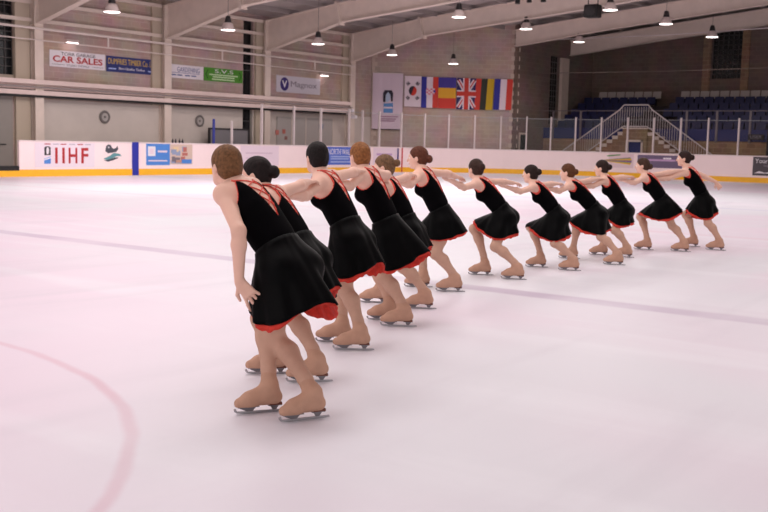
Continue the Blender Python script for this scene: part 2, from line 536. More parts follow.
# perimeter glass and its posts
def glass_mat():
    m = bpy.data.materials.new('shield_glass'); m.use_nodes = True
    nt = m.node_tree; nt.nodes.clear()
    out = nt.nodes.new('ShaderNodeOutputMaterial'); mx = nt.nodes.new('ShaderNodeMixShader')
    t = nt.nodes.new('ShaderNodeBsdfTransparent'); g = nt.nodes.new('ShaderNodeBsdfGlossy')
    t.inputs[0].default_value = (0.97, 0.97, 0.97, 1); g.inputs['Roughness'].default_value = 0.05
    mx.inputs[0].default_value = 0.012
    nt.links.new(t.outputs[0], mx.inputs[1]); nt.links.new(g.outputs[0], mx.inputs[2]); nt.links.new(mx.outputs[0], out.inputs[0])
    return m
M_glass = glass_mat()
POSTS = [(-30.935, 32.481), (-30.935, 34.489), (-30.935, 36.298), (-30.935, 38.298), (-30.935, 39.3), (-30.907, 40.563), (-30.664, 42.008), (-30.201, 43.333), (-29.565, 44.505), (-28.721, 45.6), (-27.747, 46.514), (-26.683, 47.241), (-25.6, 47.78), (-24.42, 48.15), (-23.13, 48.352), (-21.75, 48.378), (-20.42, 48.378), (-19.08, 48.378), (-17.76, 48.378), (-16.34, 48.378), (-14.86, 48.378), (-13.4, 48.378)]
gl = empty('shield_glass', (BX, 32.481, BH)); bpy.context.view_layer.update()
tag(gl, 'clear shield glass with slim white posts standing on the rink boards', 'rink glass')
PN = path_norm(POSTS)
M_post = mat('white_post', (214, 200, 200), 0.45)
for (x, y), n in zip(POSTS, PN):
    M = Matrix.Rotation(math.atan2(n.y, n.x), 4, 'Z'); M.translation = (x - n.x*0.05, y - n.y*0.05, 0)
    rel(MB().box(-0.05, 0.05, -0.032, 0.032, BH, 2.9, M).build('post', M_post), gl)
for i in range(len(POSTS)-1):
    a = Vector(POSTS[i]) - PN[i]*0.05; b = Vector(POSTS[i+1]) - PN[i+1]*0.05
    d = (b - a); L = d.length; d.normalize()
    M = Matrix.Rotation(math.atan2(d.y, d.x), 4, 'Z'); M.translation = (a.x, a.y, 0)
    pn = rel(MB().box(0.045, L - 0.045, -0.006, 0.006, BH + 0.01, 2.78, M).build('glass_pane', M_glass), gl)
    tr = MB().box(0.04, L - 0.04, -0.012, 0.012, 2.78, 2.8, M).build('pane_edge', mat('glass_edge', (150, 150, 156), 0.3))
    rel(tr, gl)
# ------------------------------------------------------------------ adverts on the boards
M_txtblack = mat('print_black', (40, 36, 44), 0.5)
M_txtred = mat('print_red', (178, 34, 40), 0.5)
M_txtwhite = mat('print_white', (236, 230, 236), 0.5)
M_skyblue = mat('print_sky_blue', (78, 136, 214), 0.45)
M_lav = mat('print_lavender', (234, 214, 226), 0.45)
M_teal = mat('print_teal', (96, 150, 156), 0.5)
M_purple = mat('print_purple', (58, 42, 118), 0.5)
M_gold = mat('print_gold', (214, 176, 70), 0.5)
M_green = mat('print_green', (74, 142, 40), 0.5)
M_navy = mat('print_navy', (34, 44, 110), 0.5)
def board_advert(y0, y1, z0, z1, m, label, name='advert_panel', x=BX + 0.003):
    r = empty(name, matrix=frame((x, y0, z0), (0, 1, 0)))
    tag(r, label, 'advert')
    if m: plate('panel', y1 - y0, z1 - z0, 0.004, m, r)
    return r
def ngon(name, pts, z, m, parent, t=0.003):
    return MB().prism([(p[0], p[1]) for p in pts], 'z', z, z + t).build(name, m, parent)
def ell(cx, cy, rx, ry, n=20, a0=0, a1=2*math.pi):
    return [(cx + rx*math.cos(a0 + (a1-a0)*k/n), cy + ry*math.sin(a0 + (a1-a0)*k/n)) for k in range(n + (0 if abs(a1-a0-2*math.pi) < 1e-6 else 1))]

r = board_advert(21.45, 23.9, 0.3, 1.15, mat('print_pale_lilac', (236, 222, 232), 0.45), 'board advert with four large red initials and a small blue and black emblem')
for i, (c, x, w) in enumerate((('I', 0.80, 0.10), ('I', 1.09, 0.10), ('H', 1.35, 0.36), ('F', 1.88, 0.30))):
    text_part('letter', c, x, 0.14, w, 0.54, M_txtred, r, z=0.004, bold=0.02)
ngon('emblem', [(0.37, 0.42), (0.62, 0.42), (0.62, 0.68), (0.56, 0.72), (0.43, 0.72), (0.37, 0.68)], 0.004, M_txtblack, r)
ngon('emblem_face', ell(0.5, 0.57, 0.055, 0.12), 0.007, M_txtwhite, r)
ngon('emblem_base', [(0.36, 0.13), (0.62, 0.13), (0.63, 0.38), (0.36, 0.30)], 0.004, M_skyblue, r)
ngon('emblem_stripe', [(0.36, 0.24), (0.63, 0.32), (0.63, 0.36), (0.36, 0.28)], 0.007, M_txtwhite, r)
for x, m in ((0.38, M_txtred), (0.72, mat('print_grey', (190, 176, 190), .5)), (1.02, M_txtred), (1.38, mat('print_grey', (190, 176, 190), .5)), (1.72, M_txtred), (2.05, mat('print_grey', (190, 176, 190), .5))):
    plate('small_print', 0.24, 0.035, 0.003, m, r, x, 0.78, 0.004)

r = board_advert(24.25, 25.1, 0.5, 1.15, None, 'board emblem of a dark animal shape above teal waves', 'board_emblem')
ngon('animal', [(0.12,0.38),(0.16,0.56),(0.26,0.62),(0.36,0.60),(0.42,0.50),(0.50,0.46),(0.60,0.50),(0.66,0.58),(0.70,0.46),(0.62,0.36),(0.40,0.32),(0.24,0.30)], 0.0, mat('print_slate', (72, 74, 84), .5), r)
ngon('animal_eye', ell(0.27, 0.51, 0.03, 0.03), 0.003, M_txtwhite, r)
ngon('wave', [(0.02,0.10),(0.30,0.20),(0.50,0.32),(0.78,0.28),(0.84,0.20),(0.62,0.20),(0.44,0.12),(0.2,0.06)], 0.003, M_teal, r)
ngon('wave', [(0.06,0.04),(0.34,0.10),(0.58,0.16),(0.72,0.14),(0.5,0.06),(0.25,0.0)], 0.006, mat('print_slate', (72, 74, 84), .5), r)

r = board_advert(26.25, 27.4, 0.37, 1.18, M_skyblue, 'sky blue board advert with white square left of the photo collage')
plate('white_square', 0.36, 0.36, 0.003, M_txtwhite, r, 0.08, 0.34, 0.004)
plate('square_mark', 0.2, 0.2, 0.003, M_lav, r, 0.16, 0.42, 0.007)
plate('text_line', 0.46, 0.07, 0.003, M_lav, r, 0.56, 0.48, 0.004)
plate('text_line', 0.92, 0.05, 0.003, M_lav, r, 0.1, 0.14, 0.004)
r = board_advert(27.4, 28.55, 0.4, 1.16, mat('print_sand', (214, 190, 176), .5), 'beige photo collage advert on the boards right of the sky blue one')
cols = [(196,150,130), (236,216,196), (120,110,120), (186,110,100), (150,160,190), (226,200,160)]
rc = random.Random(3)
for i in range(16):
    c = rc.choice(cols); x = rc.uniform(0.02, 0.85); y = rc.uniform(0.03, 0.55)
    plate('photo_patch', rc.uniform(.12, .28), rc.uniform(.1, .2), 0.002 + 0.0008*i, mat('photo_%d_%d_%d' % c, c, .5), r, x, y, 0.004)
plate('photo_patch', 0.5, 0.16, 0.018, M_skyblue, r, 0.6, 0.03, 0.004)

r = board_advert(31.2, 33.5, 0.33, 1.16, M_lav, 'pale lavender board advert behind the two nearest skaters\' heads')
plate('text_line', 1.6, 0.05, 0.003, mat('print_pale_text', (214, 190, 206), .5), r, 0.3, 0.5, 0.004)
plate('text_line', 1.2, 0.04, 0.003, mat('print_pale_text', (214, 190, 206), .5), r, 0.3, 0.3, 0.004)

r = board_advert(36.55, 39.5, 0.36, 1.18, mat('print_cornflower', (84, 112, 206), .45), 'cornflower blue board advert with rows of white lettering between two dark heads')
text_part('lettering', 'NORTH WALES', 0.22, 0.46, 1.8, 0.26, M_txtwhite, r, z=0.004)
for yy, ww in ((0.34, 1.6), (0.24, 1.3), (0.1, 1.5)):
    plate('text_line', ww, 0.06, 0.003, mat('print_pale_blue', (170, 186, 232), .5), r, 0.4, yy, 0.004)
r = board_advert(39.52, 39.87, 0.3, 1.17, M_purple, 'narrow dark purple board advert with a white letter')
text_part('letter', 'E', 0.1, 0.3, 0.2, 0.4, M_txtwhite, r, z=0.004)
# on the curve
def arc_pt(a, o=0.006): return Vector((BX + CR + (CR - o)*math.cos(a), BY - CR + (CR - o)*math.sin(a), 0))
def curved_panel(a0, a1, z0, z1, m, parent, name='panel', o=0.004, n=8):
    b = MB(); lo = []; hi = []
    for k in range(n + 1):
        p = arc_pt(a0 + (a1 - a0)*k/n, o)
        p2 = arc_pt(a0 + (a1 - a0)*k/n, o + 0.003)
        lo.append([b.bm.verts.new(v) for v in ((p.x, p.y, z0), (p2.x, p2.y, z0), (p2.x, p2.y, z1), (p.x, p.y, z1))])
    for r0, r1 in zip(lo[:-1], lo[1:]):
        for k in range(4): b.bm.faces.new((r0[k], r1[k], r1[(k+1) % 4], r0[(k+1) % 4]))
    b.bm.faces.new(lo[0]); b.bm.faces.new(lo[-1][::-1])
    return rel(b.build(name, m), parent)
def arc_of(x, y): return math.atan2(y - (BY - CR), x - (BX + CR))
r = empty('advert_panel', (BX, 40.0, 0.3)); bpy.context.view_layer.update()
tag(r, 'pale lilac board advert on the curve beside the red goal line mark', 'advert')
a0, a1 = arc_of(-30.93, 40.1), arc_of(-30.72, 41.75)
if a0 < 0: a0 += 2*math.pi
curved_panel(a0, a1, 0.32, 1.16, M_lav, r)
curved_panel(a0 + (a1-a0)*0.15, a0 + (a1-a0)*0.8, 0.8, 0.9, mat('print_pale_purple', (196, 160, 200), .5), r, 'text_line', 0.008)
curved_panel(a1 - 0.012, a1, 0.32, 1.16, M_purple, r, 'edge_stripe', 0.008)

def end_advert(x0, x1, z0, z1, m, label):
    r = empty('advert_panel', matrix=frame((x0, BY - 0.003, z0), (1, 0, 0))); tag(r, label, 'advert')
    plate('panel', x1 - x0, z1 - z0, 0.004, m, r); return r
r = end_advert(-23.55, -21.35, 0.46, 1.15, mat('print_pinkish', (232, 206, 212), .45), 'board advert with yellow and purple rays under a green swoosh')
ngon('swoosh', [(0.1, 0.56), (0.9, 0.60), (1.5, 0.66), (1.5, 0.61), (0.9, 0.54), (0.2, 0.5)], 0.004, M_green, r)
cols = [(240, 210, 60), (226, 140, 60), (170, 200, 60), (130, 70, 140), (150, 110, 160), (90, 60, 110)]
for i in range(10):
    t0 = -0.30 + i*0.06
    ngon('ray', [(0.35, 0.34), (0.35 + 1.75*math.cos(t0), 0.34 + 0.62*math.sin(t0)), (0.35 + 1.75*math.cos(t0+.055), 0.34 + 0.62*math.sin(t0+.055))], 0.004 + 0.0005*i, mat('ray_%d' % (i % 6), cols[i % 6], .5), r)
r = end_advert(-21.15, -18.9, 0.52, 1.12, mat('print_dusty_purple', (112, 96, 126), .45), 'dusty purple board advert behind the two rightmost skaters')
plate('text_line', 1.5, 0.09, 0.003, mat('print_pale_purple', (196, 160, 200), .5), r, 0.4, 0.32, 0.004)
plate('text_line', 0.4, 0.07, 0.003, M_txtwhite, r, 1.3, 0.42, 0.004)
r = end_advert(-15.6, -13.4, 0.33, 1.19, mat('print_charcoal', (74, 66, 74), .45), 'charcoal board advert at the right edge reading Your in white')
text_part('lettering', 'Your', 0.1, 0.56, 0.56, 0.2, M_txtwhite, r, z=0.004)
text_part('lettering', 'logo', 0.5, 0.38, 0.3, 0.12, mat('print_grey2', (150, 140, 150), .5), r, z=0.004)
ngon('swoosh', [(0.08, 0.1), (0.3, 0.2), (0.55, 0.13), (0.8, 0.17), (0.8, 0.1)], 0.004, M_txtwhite, r)

# ------------------------------------------------------------------ signs on the left wall
def wall_sign(y0, y1, zt, h, m, label, drop=0.0):
    # hung a little in front of the block wall
    r = empty('wall_sign', matrix=frame((WX + 0.01, y0, zt - h), (0, 1, 0))); tag(r, label, 'sign')
    plate('board', y1 - y0, h, 0.02, m, r); return r
r = wall_sign(23.88, 26.38, 4.52, 0.60, M_white, 'white wall sign reading CAR SALES in large red letters')
text_part('lettering', 'TORR GARAGE', 0.5, 0.43, 1.55, 0.12, M_txtblack, r, z=0.02)
text_part('lettering', 'CAR SALES', 0.14, 0.17, 2.24, 0.24, M_txtred, r, z=0.02, bold=0.025)
text_part('lettering', 'STUART THOMAS', 0.75, 0.04, 1.0, 0.08, mat('print_mid_grey', (120, 112, 124), .5), r, z=0.02)
plate('rule', 0.55, 0.012, 0.003, M_txtblack, r, 0.1, 0.08, 0.02); plate('rule', 0.5, 0.012, 0.003, M_txtblack, r, 1.9, 0.08, 0.02)
r = wall_sign(26.45, 28.92, 4.5, 0.60, M_navy, 'navy wall sign with gold timber merchant lettering beside the CAR SALES sign')
text_part('lettering', 'DUMFRIES TIMBER Co. Ltd', 0.08, 0.30, 2.3, 0.22, M_gold, r, z=0.02)
text_part('lettering', 'Best Quality Timber', 0.6, 0.08, 1.3, 0.12, M_txtwhite, r, z=0.02)
plate('side_text', 0.36, 0.05, 0.003, mat('print_pale_blue', (170, 186, 232), .5), r, 0.1, 0.1, 0.02); plate('side_text', 0.3, 0.05, 0.003, mat('print_pale_blue', (170, 186, 232), .5), r, 2.05, 0.1, 0.02)
r = wall_sign(29.62, 31.5, 4.42, 0.55, M_white, 'white wall sign with blue GARDENING lettering left of the green sign')
text_part('lettering', 'GARDENING', 0.42, 0.26, 1.25, 0.2, mat('print_blue', (90, 100, 150), .5), r, z=0.02)
plate('rule', 1.6, 0.02, 0.003, mat('print_blue', (90, 100, 150), .5), r, 0.06, 0.21, 0.02)
for x in (0.08, 0.42, 0.85, 1.2): plate('text_line', 0.28, 0.05, 0.003, mat('print_blue', (90, 100, 150), .5), r, x, 0.1, 0.02)
r = wall_sign(31.55, 33.85, 4.42, 0.56, M_green, 'green wall sign with white lettering and an arrow at each end')
text_part('lettering', 'S.V.S', 0.62, 0.36, 1.1, 0.15, M_txtwhite, r, z=0.02)
for yy, x, w in ((0.25, 0.3, 1.7), (0.16, 0.5, 1.3), (0.06, 0.45, 1.35)):
    plate('text_line', w, 0.055, 0.003, mat('print_pale_green', (196, 222, 176), .5), r, x, yy, 0.02)
ngon('arrow', [(0.06, 0.28), (0.2, 0.48), (0.24, 0.45), (0.13, 0.28), (0.24, 0.11), (0.2, 0.08)], 0.02, mat('print_dark_green', (38, 92, 24), .5), r)
ngon('arrow', [(2.24, 0.28), (2.1, 0.48), (2.06, 0.45), (2.17, 0.28), (2.06, 0.11), (2.1, 0.08)], 0.02, mat('print_dark_green', (38, 92, 24), .5), r)
r = wall_sign(36.03, 39.1, 4.38, 0.76, mat('print_light_grey', (206, 200, 210), .5), 'light grey wall sign with a purple disc holding a white V')
ngon('disc', ell(0.55, 0.38, 0.29, 0.31, 28), 0.02, M_purple, r)
text_part('disc_letter', 'V', 0.38, 0.22, 0.34, 0.32, M_txtwhite, r, z=0.023, bold=0.02)
text_part('lettering', 'Magnox', 0.98, 0.2, 1.85, 0.34, mat('print_mid_grey', (136, 130, 144), .5), r, z=0.02)

# ------------------------------------------------------------------ banner and flags on the canted wall
def cw(s, z, off=0.1): 
    v = C0 + CD*s + CN*off; return (v.x, v.y, z)
def cloth(name, w, h, m, parent, x=0, y=0, z=0, amp=0.012, t=0.006, slant=0.0, nx=14, ph=0.0):
    b = MB(); nz = 4; V = []
    for side in (0, 1):
        g = []
        for j in range(nz + 1):
            row = []
            for i in range(nx + 1):
                u = i/nx; v = j/nz; px = x + u*w + slant*(1 - v); py = y + v*h
                row.append(b.bm.verts.new((px, py, z + amp*math.sin((px*5.2) + ph + v*0.8) + side*t)))
            g.append(row)
        V.append(g)
    for j in range(nz):
        for i in range(nx):
            for g in V: b.bm.faces.new((g[j][i], g[j][i+1], g[j+1][i+1], g[j+1][i]))
    for i in range(nx):
        for j in (0, nz): b.bm.faces.new((V[0][j][i], V[0][j][i+1], V[1][j][i+1], V[1][j][i]))
    for j in range(nz):
        for i in (0, nx): b.bm.faces.new((V[0][j][i], V[0][j+1][i], V[1][j+1][i], V[1][j][i]))
    return b.build(name, m, parent, smooth=False)
F_white = mat('flag_white', (226, 208, 218), .8); F_blue = mat('flag_blue', (52, 52, 150), .8); F_red = mat('flag_red', (204, 62, 52), .8)
F_yel = mat('flag_yellow', (228, 168, 50), .8); F_dk = mat('flag_dark_green', (52, 54, 46), .8); F_yel2 = mat('flag_ochre', (200, 164, 36), .8)
F_black = mat('flag_black', (44, 36, 52), .8)
r = empty('hanging_banner', matrix=frame(cw(0.07, 2.1), CD)); tag(r, 'tall pale banner with a blue and black emblem hanging left of the flags', 'banner')
cloth('cloth', 1.55, 2.82, mat('banner_cloth', (214, 194, 208), .8), r, amp=0.01)
MB().tube([(0, 2.84, 0), (1.55, 2.84, 0)], 0.02).build('top_rod', M_post, r)
MB().tube([(0, 0.0, 0), (1.55, 0.0, 0)], 0.018).build('bottom_rod', M_dark, r)
ngon('emblem', [(0.56, 1.38), (0.54, 1.82), (0.62, 1.98), (0.98, 1.98), (1.06, 1.82), (1.04, 1.42), (0.96, 1.42), (0.92, 1.72), (0.68, 1.72), (0.66, 1.38)], 0.02, F_black, r, 0.006)
ngon('emblem_face', [(0.68, 1.4), (0.68, 1.74), (0.8, 1.9), (0.92, 1.74), (0.9, 1.5), (0.8, 1.38)], 0.021, mat('flag_pale_blue', (176, 190, 214), .8), r, 0.007)
ngon('emblem_base', [(0.58, 0.84), (1.06, 0.84), (1.06, 1.34), (0.58, 1.3)], 0.02, mat('flag_sky', (96, 140, 196), .8), r, 0.006)
plate('emblem_stripe', 0.44, 0.08, 0.004, F_white, r, 0.6, 1.06, 0.027)
for yy, w in ((0.62, 0.95), (0.5, 0.85), (0.4, 0.8)):
    plate('text_line', w, 0.05, 0.004, mat('flag_dusky_text', (166, 128, 150), .8), r, 0.38, yy, 0.02)

def flag(s0, w, zt, h, label, name='flag'):
    r = empty(name, matrix=frame(cw(s0, zt - h), CD)); tag(r, label, 'flag'); r['group'] = 'flags in a row on the wall'; return r
r = flag(1.70, 0.85, 4.82, 1.54, 'white flag with a red and blue disc beside the tall pale banner')
cloth('cloth', 0.85, 1.54, F_white, r, amp=0.008)
ngon('disc_half', ell(0.42, 0.80, 0.2, 0.24, 16, -math.pi/2 - .4, math.pi/2 - .4), 0.016, F_red, r, 0.005)
ngon('disc_half', ell(0.42, 0.80, 0.2, 0.24, 16, math.pi/2 - .4, 3*math.pi/2 - .4), 0.016, F_black, r, 0.005)
for cx, cy, a in ((0.18, 1.16, .7), (0.66, 1.16, -.7), (0.18, 0.44, -.7), (0.66, 0.44, .7)):
    for k in (-1, 0, 1):
        M = Matrix.Translation((cx, cy, 0.016)) @ Matrix.Rotation(a, 4, 'Z')
        MB().box(-0.09, 0.09, k*0.055 - 0.018, k*0.055 + 0.018, 0, 0.005, M).build('trigram_bar', F_black, r)
r = flag(2.56, 0.86, 4.80, 1.56, 'blue white and red flag hung sideways with a chequered crest')
for x, w, m in ((0, 0.27, F_blue), (0.27, 0.31, F_white), (0.58, 0.28, F_red)):
    cloth('stripe', w, 1.56, m, r, x=x, amp=0.008, nx=6)
for i in range(4):
    for j in range(4):
        plate('crest_square', 0.11, 0.08, 0.005, mat('flag_pink', (216, 110, 130), .8) if (i+j) % 2 else F_white, r, 0.24 + i*0.11, 0.66 + j*0.08, 0.016)
plate('crest_square', 0.1, 0.12, 0.005, F_blue, r, 0.62, 0.78, 0.021)
r = flag(3.43, 0.9, 4.79, 1.56, 'flag with purple yellow and red horizontal bands')
for y, h, m in ((1.04, 0.52, mat('flag_purple', (72, 60, 150), .8)), (0.52, 0.52, F_yel), (0, 0.52, F_red)):
    cloth('stripe', 0.9, h, m, r, y=y, amp=0.008)
r = flag(4.37, 0.97, 4.78, 1.58, 'union flag with red cross hung between the banded flag and the red one')
cloth('cloth', 0.97, 1.58, mat('flag_navy', (54, 42, 96), .8), r, amp=0.004)
W, Hh = 0.97, 1.58
def strip(x0, y0, x1, y1, wd, m, z, t=0.004, nm='stripe'):
    d = Vector((x1-x0, y1-y0)); n = Vector((-d.y, d.x)).normalized()*wd/2
    ngon(nm, [(x0+n.x, y0+n.y), (x1+n.x, y1+n.y), (x1-n.x, y1-n.y), (x0-n.x, y0-n.y)], z, m, r, t)
for a in ((0.07, 0.1, W-0.07, Hh-0.1), (0.07, Hh-0.1, W-0.07, 0.1)): strip(*a, 0.2, F_white, 0.012)
for a in ((0.07, 0.1, W-0.07, Hh-0.1), (0.07, Hh-0.1, W-0.07, 0.1)): strip(*a, 0.06, F_red, 0.017)
plate('stripe', 0.36, Hh, 0.004, F_white, r, W/2-0.18, 0, 0.022); plate('stripe', W, 0.36, 0.004, F_white, r, 0, Hh/2-0.18, 0.0225)
plate('stripe', 0.22, Hh, 0.004, F_red, r, W/2-0.11, 0, 0.027); plate('stripe', W, 0.22, 0.004, F_red, r, 0, Hh/2-0.11, 0.0275)
r = flag(5.35, 0.92, 4.77, 1.57, 'flag with red dark green and ochre vertical bands right of the union flag')
for x, w, m in ((0, 0.27, F_red), (0.27, 0.31, F_dk), (0.58, 0.34, F_yel2)): cloth('stripe', w, 1.57, m, r, x=x, amp=0.008, slant=-0.07, nx=6)
r = flag(6.3, 0.92, 4.77, 1.55, 'rightmost flag in blue white and red vertical bands')
for x, w, m in ((0, 0.3, F_blue), (0.3, 0.32, F_white), (0.62, 0.3, F_red)): cloth('stripe', w, 1.55, m, r, x=x, amp=0.008, slant=-0.05, nx=6)

# ------------------------------------------------------------------ pendant lamps
M_cap = mat('lamp_cap', (34, 30, 32), 0.5)
M_refl = mat('lamp_reflector', (206, 188, 184), 0.35)
M_lens = mat('lamp_lens', (255, 244, 240), 0.3, emit=(255, 240, 236), estr=4.0)
M_cord = mat('lamp_cord', (120, 110, 108), 0.6)
def lamp_proto():
    r = empty('pendant_lamp')
    MB().lathe([(0.02, 0.62), (0.09, 0.6), (0.12, 0.52), (0.15, 0.34), (0.15, 0.31)], 18).build('lamp_cap', M_cap, r, smooth=True)
    MB().lathe([(0.14, 0.32), (0.2, 0.28), (0.26, 0.12), (0.27, 0.06), (0.34, 0.0), (0.33, -0.005), (0.255, 0.06), (0.245, 0.12), (0.185, 0.27), (0.13, 0.3)], 24, cap=False).build('reflector', M_refl, r, smooth=True)
    MB().lathe([(0.001, 0.018), (0.2, 0.016), (0.3, 0.012), (0.3, -0.012), (0.2, -0.022), (0.001, -0.03)], 24).build('lamp_lens', M_lens, r, smooth=True)
    MB().tube([(0, 0, 0.6), (0, 0, 1.0)], 0.012, 6).build('cord', M_cord, r)
    l = bpy.data.lights.new('lamp_light', 'SPOT'); l.energy = 210; l.spot_size = math.radians(150); l.spot_blend = 0.6
    l.shadow_soft_size = 0.25; l.color = (1.0, 0.9, 0.88)
    lo = bpy.data.objects.new('lamp_light', l); lo.location = (0, 0, -0.06); COL.objects.link(lo); lo.parent = r
    return r
LAMPS = [
 (-28.75, 22.95, 5.5, 1.0, 'pendant lamp at upper left above the red lettered white sign'),
 (-29.22, 28.75, 5.5, 1.0, 'pendant lamp above the green wall sign'),
 (-29.70, 34.52, 5.5, 1.0, 'pendant lamp above the light grey sign with a purple disc'),
 (-30.02, 40.20, 5.5, 0.95, 'pendant lamp above the tall pale banner'),
 (-28.4, 42.95, 5.25, 0.9, 'pendant lamp above the union flag'),
 (-22.0, 24.6, 6.5, 1.0, 'pendant lamp cut by the top edge left of centre'),
 (-22.62, 34.5, 6.25, 1.0, 'pendant lamp high above the flags near the top edge'),
 (-23.48, 41.19, 6.5, 1.0, 'pendant lamp in front of the right end of the flag wall'),
 (-23.99, 47.29, 6.5, 1.0, 'pendant lamp above the left end of the seating stand'),
 (-17.49, 36.88, 6.5, 1.0, 'pendant lamp beside the black loudspeaker at the top edge'),
 (-17.39, 41.94, 6.5, 1.0, 'pendant lamp hanging above the middle of the seating stand'),
 (-17.51, 47.56, 6.5, 1.0, 'pendant lamp in front of the gridded back window'),
]
lamp0 = lamp_proto()
for i, (x, y, z, s, lab) in enumerate(LAMPS):
    o = lamp0 if i == 0 else clone(lamp0)
    o.location = (x, y, z); o.scale = (s*0.86, s*0.86, s*0.86)
    # cord reaches the roof or rafter above
    for ch in o.children:
        if ch.name.startswith('cord'):
            ch.scale = (1, 1, 1)
            hgt = (roof_z(x) - z) / (s*0.86) - 0.55
            me = ch.data.copy(); ch.data = me
            for v in me.vertices:
                v.co.z = 0.6 if v.co.z < 0.8 else 0.6 + max(0.05, hgt)
    tag(o, lab, 'lamp', 'pendant lamps over the rink')
def small_light(x, y, z, label):
    r = empty('floodlight', (x, y, z)); tag(r, label, 'light', 'small wall floodlights')
    MB().box(-0.06, 0.06, -0.26, 0.26, 0.0, 0.1).build('housing', M_refl, r)
    MB().box(-0.22, -0.06, -0.03, 0.03, 0.04, 0.08).build('bracket', M_refl, r)
    MB().box(-0.05, 0.05, -0.24, 0.24, -0.03, 0.0).build('lens', M_lens, r)
    return r
for a in ((WX + 0.2, 24.75, 4.83, 'small bright floodlight above the white sign with red lettering'), (WX + 0.2, 39.2, 4.55, 'small bright floodlight above the light grey sign with the purple disc')): small_light(*a)
a = small_light(-25.35, 53.5, 6.75, 'small bright floodlight left of the stand high on the wall')
a = small_light(-17.6, 55.6, 8.4, 'small bright floodlight beside the gridded back window')
# black loudspeaker and spotlights under the roof
r = empty('loudspeaker', (-18.4, 37.3, 6.55)); tag(r, 'black loudspeaker hanging under the roof beside a pendant lamp', 'loudspeaker')
MB().box(-0.28, 0.28, -0.22, 0.22, -0.24, 0.24).build('cabinet', M_black, r, bevel=0.03)
MB().lathe([(0.02, 0), (0.18, 0.02), (0.19, 0.05)], 16).build('horn', M_dark, r).matrix_local = Matrix.Translation((0, -0.21, 0)) @ Matrix.Rotation(math.pi/2, 4, 'X')
MB().tube([(-0.2, 0, 0.2), (-0.2, 0, 1.75)], 0.02, 6).tube([(0.2, 0, 0.2), (0.2, 0, 1.75)], 0.02, 6).build('bracket', M_dark, r)
for k, (x, y, z, lab) in enumerate(((-20.7, 35.6, 6.85, 'leftmost of the tiny black spotlights at the top edge'), (-20.2, 35.6, 6.87, 'middle tiny black spotlight at the top edge'), (-19.6, 35.6, 6.86, 'tiny black spotlight nearest the loudspeaker'))):
    r = empty('spotlight', (x, y, z)); tag(r, lab, 'spotlight', 'black spotlights under the roof')
    MB().lathe([(0.03, 0.16), (0.08, 0.12), (0.1, -0.08), (0.09, -0.09)], 12).build('can', M_black, r)
    MB().tube([(0, 0, 0.1), (0, 0, 1.3)], 0.015, 6).build('stem', M_dark, r)
# cable strung across the end of the hall
o = MB().tube([(SX + 0.05, 48.6, 6.82), (-20, 48.6, 6.8), (-12, 48.6, 6.98), (-6, 48.6, 7.1)], 0.022, 6).build('support_cable', M_post); tag(o, 'thin pale cable strung across above the seating stand', 'cable')
o = MB().tube([(SX + 0.05, 49.4, 5.2), (-20, 49.3, 5.15), (-6, 49.2, 5.3)], 0.014, 6).build('support_cable', mat('dull_cable', (110, 96, 90), .6)); tag(o, 'lower faint cable crossing the back wall of the stand', 'cable')

# ------------------------------------------------------------------ things along the left wall
M_clockrim = mat('clock_rim', (120, 112, 110), .5)
for y, lab in ((26.35, 'round wall fan plate left of the steel column, under the ledge'), (31.3, 'round wall fan plate above the dark framed board')):
    r = empty('wall_vent', matrix=Matrix.Translation((WX + 0.02, y, 2.15)) @ Matrix.Rotation(math.pi/2, 4, 'Y')); tag(r, lab, 'vent')
    MB().lathe([(0.24, 0.0), (0.25, 0.03), (0.23, 0.06), (0.17, 0.06), (0.17, 0.0)], 24, cap=False).build('rim', M_clockrim, r, smooth=True)
    MB().lathe([(0.001, 0.02), (0.17, 0.02), (0.17, 0.0)], 24).build('face', mat('vent_face', (176, 168, 164), .6), r)
    MB().lathe([(0.001, 0.06), (0.05, 0.05), (0.05, 0.02)], 12).build('hub', M_clockrim, r)
r = empty('penalty_bench_screen', (WX + 0.5, 31.4, 0)); tag(r, 'low dark framed screen by the blue post behind the boards', 'screen')
MB().box(0, 0.05, 0, 2.3, 0.1, 1.8).build('panel', mat('grey_screen', (126, 122, 126), .4), r)
MB().box(-0.01, 0.07, -0.05, 0.03, 0.06, 1.86).box(-0.01, 0.07, 2.27, 2.35, 0.06, 1.86).box(-0.01, 0.07, 0, 2.3, 1.8, 1.87).build('frame', M_dark, r)
o = MB().box(BX - 0.35, BX - 0.28, 29.95, 30.03, 0.06, 2.2).build('marker_post', mat('post_blue', (58, 66, 150), 0.5)); tag(o, 'thin blue post standing behind the boards', 'post')
o = MB().box(BX - 0.35, BX - 0.28, 30.96, 31.04, 0.06, 2.15).build('marker_post', M_post); tag(o, 'white post right of the blue post behind the boards', 'post')
# pale doors and notices under the last wall sign
r = empty('door_3', (WX, 37.0, 0)); r['kind'] = 'structure'
for k in range(4):
    MB().box(0.0, 0.05, k*1.0 - 0.9, k*1.0 + 0.06, 0.06, 2.5).build('door_leaf', mat('pale_door', (178, 170, 166), .6), r)
    MB().box(0.05, 0.07, k*1.0 + 0.06, k*1.0 + 0.1, 0.06, 2.5).build('door_post', M_cream, r)
for y, z, w, h, c, lab in ((36.1, 1.66, 0.22, 0.22, (206, 120, 110), 'small red notice left on the pale doors'), (36.55, 1.72, 0.2, 0.2, (190, 110, 100), 'small red notice second on the pale doors'), (36.7, 1.44, 0.18, 0.16, (150, 100, 96), 'small dark red notice lowest on the pale doors'), (39.2, 2.0, 0.3, 0.25, (110, 130, 150), 'small blue grey notice on the pale doors')):
    o = MB().box(WX + 0.05, WX + 0.062, y - w/2, y + w/2, z, z + h).build('notice', mat('notice_%d' % c[0], c, .6)); tag(o, lab, 'notice')
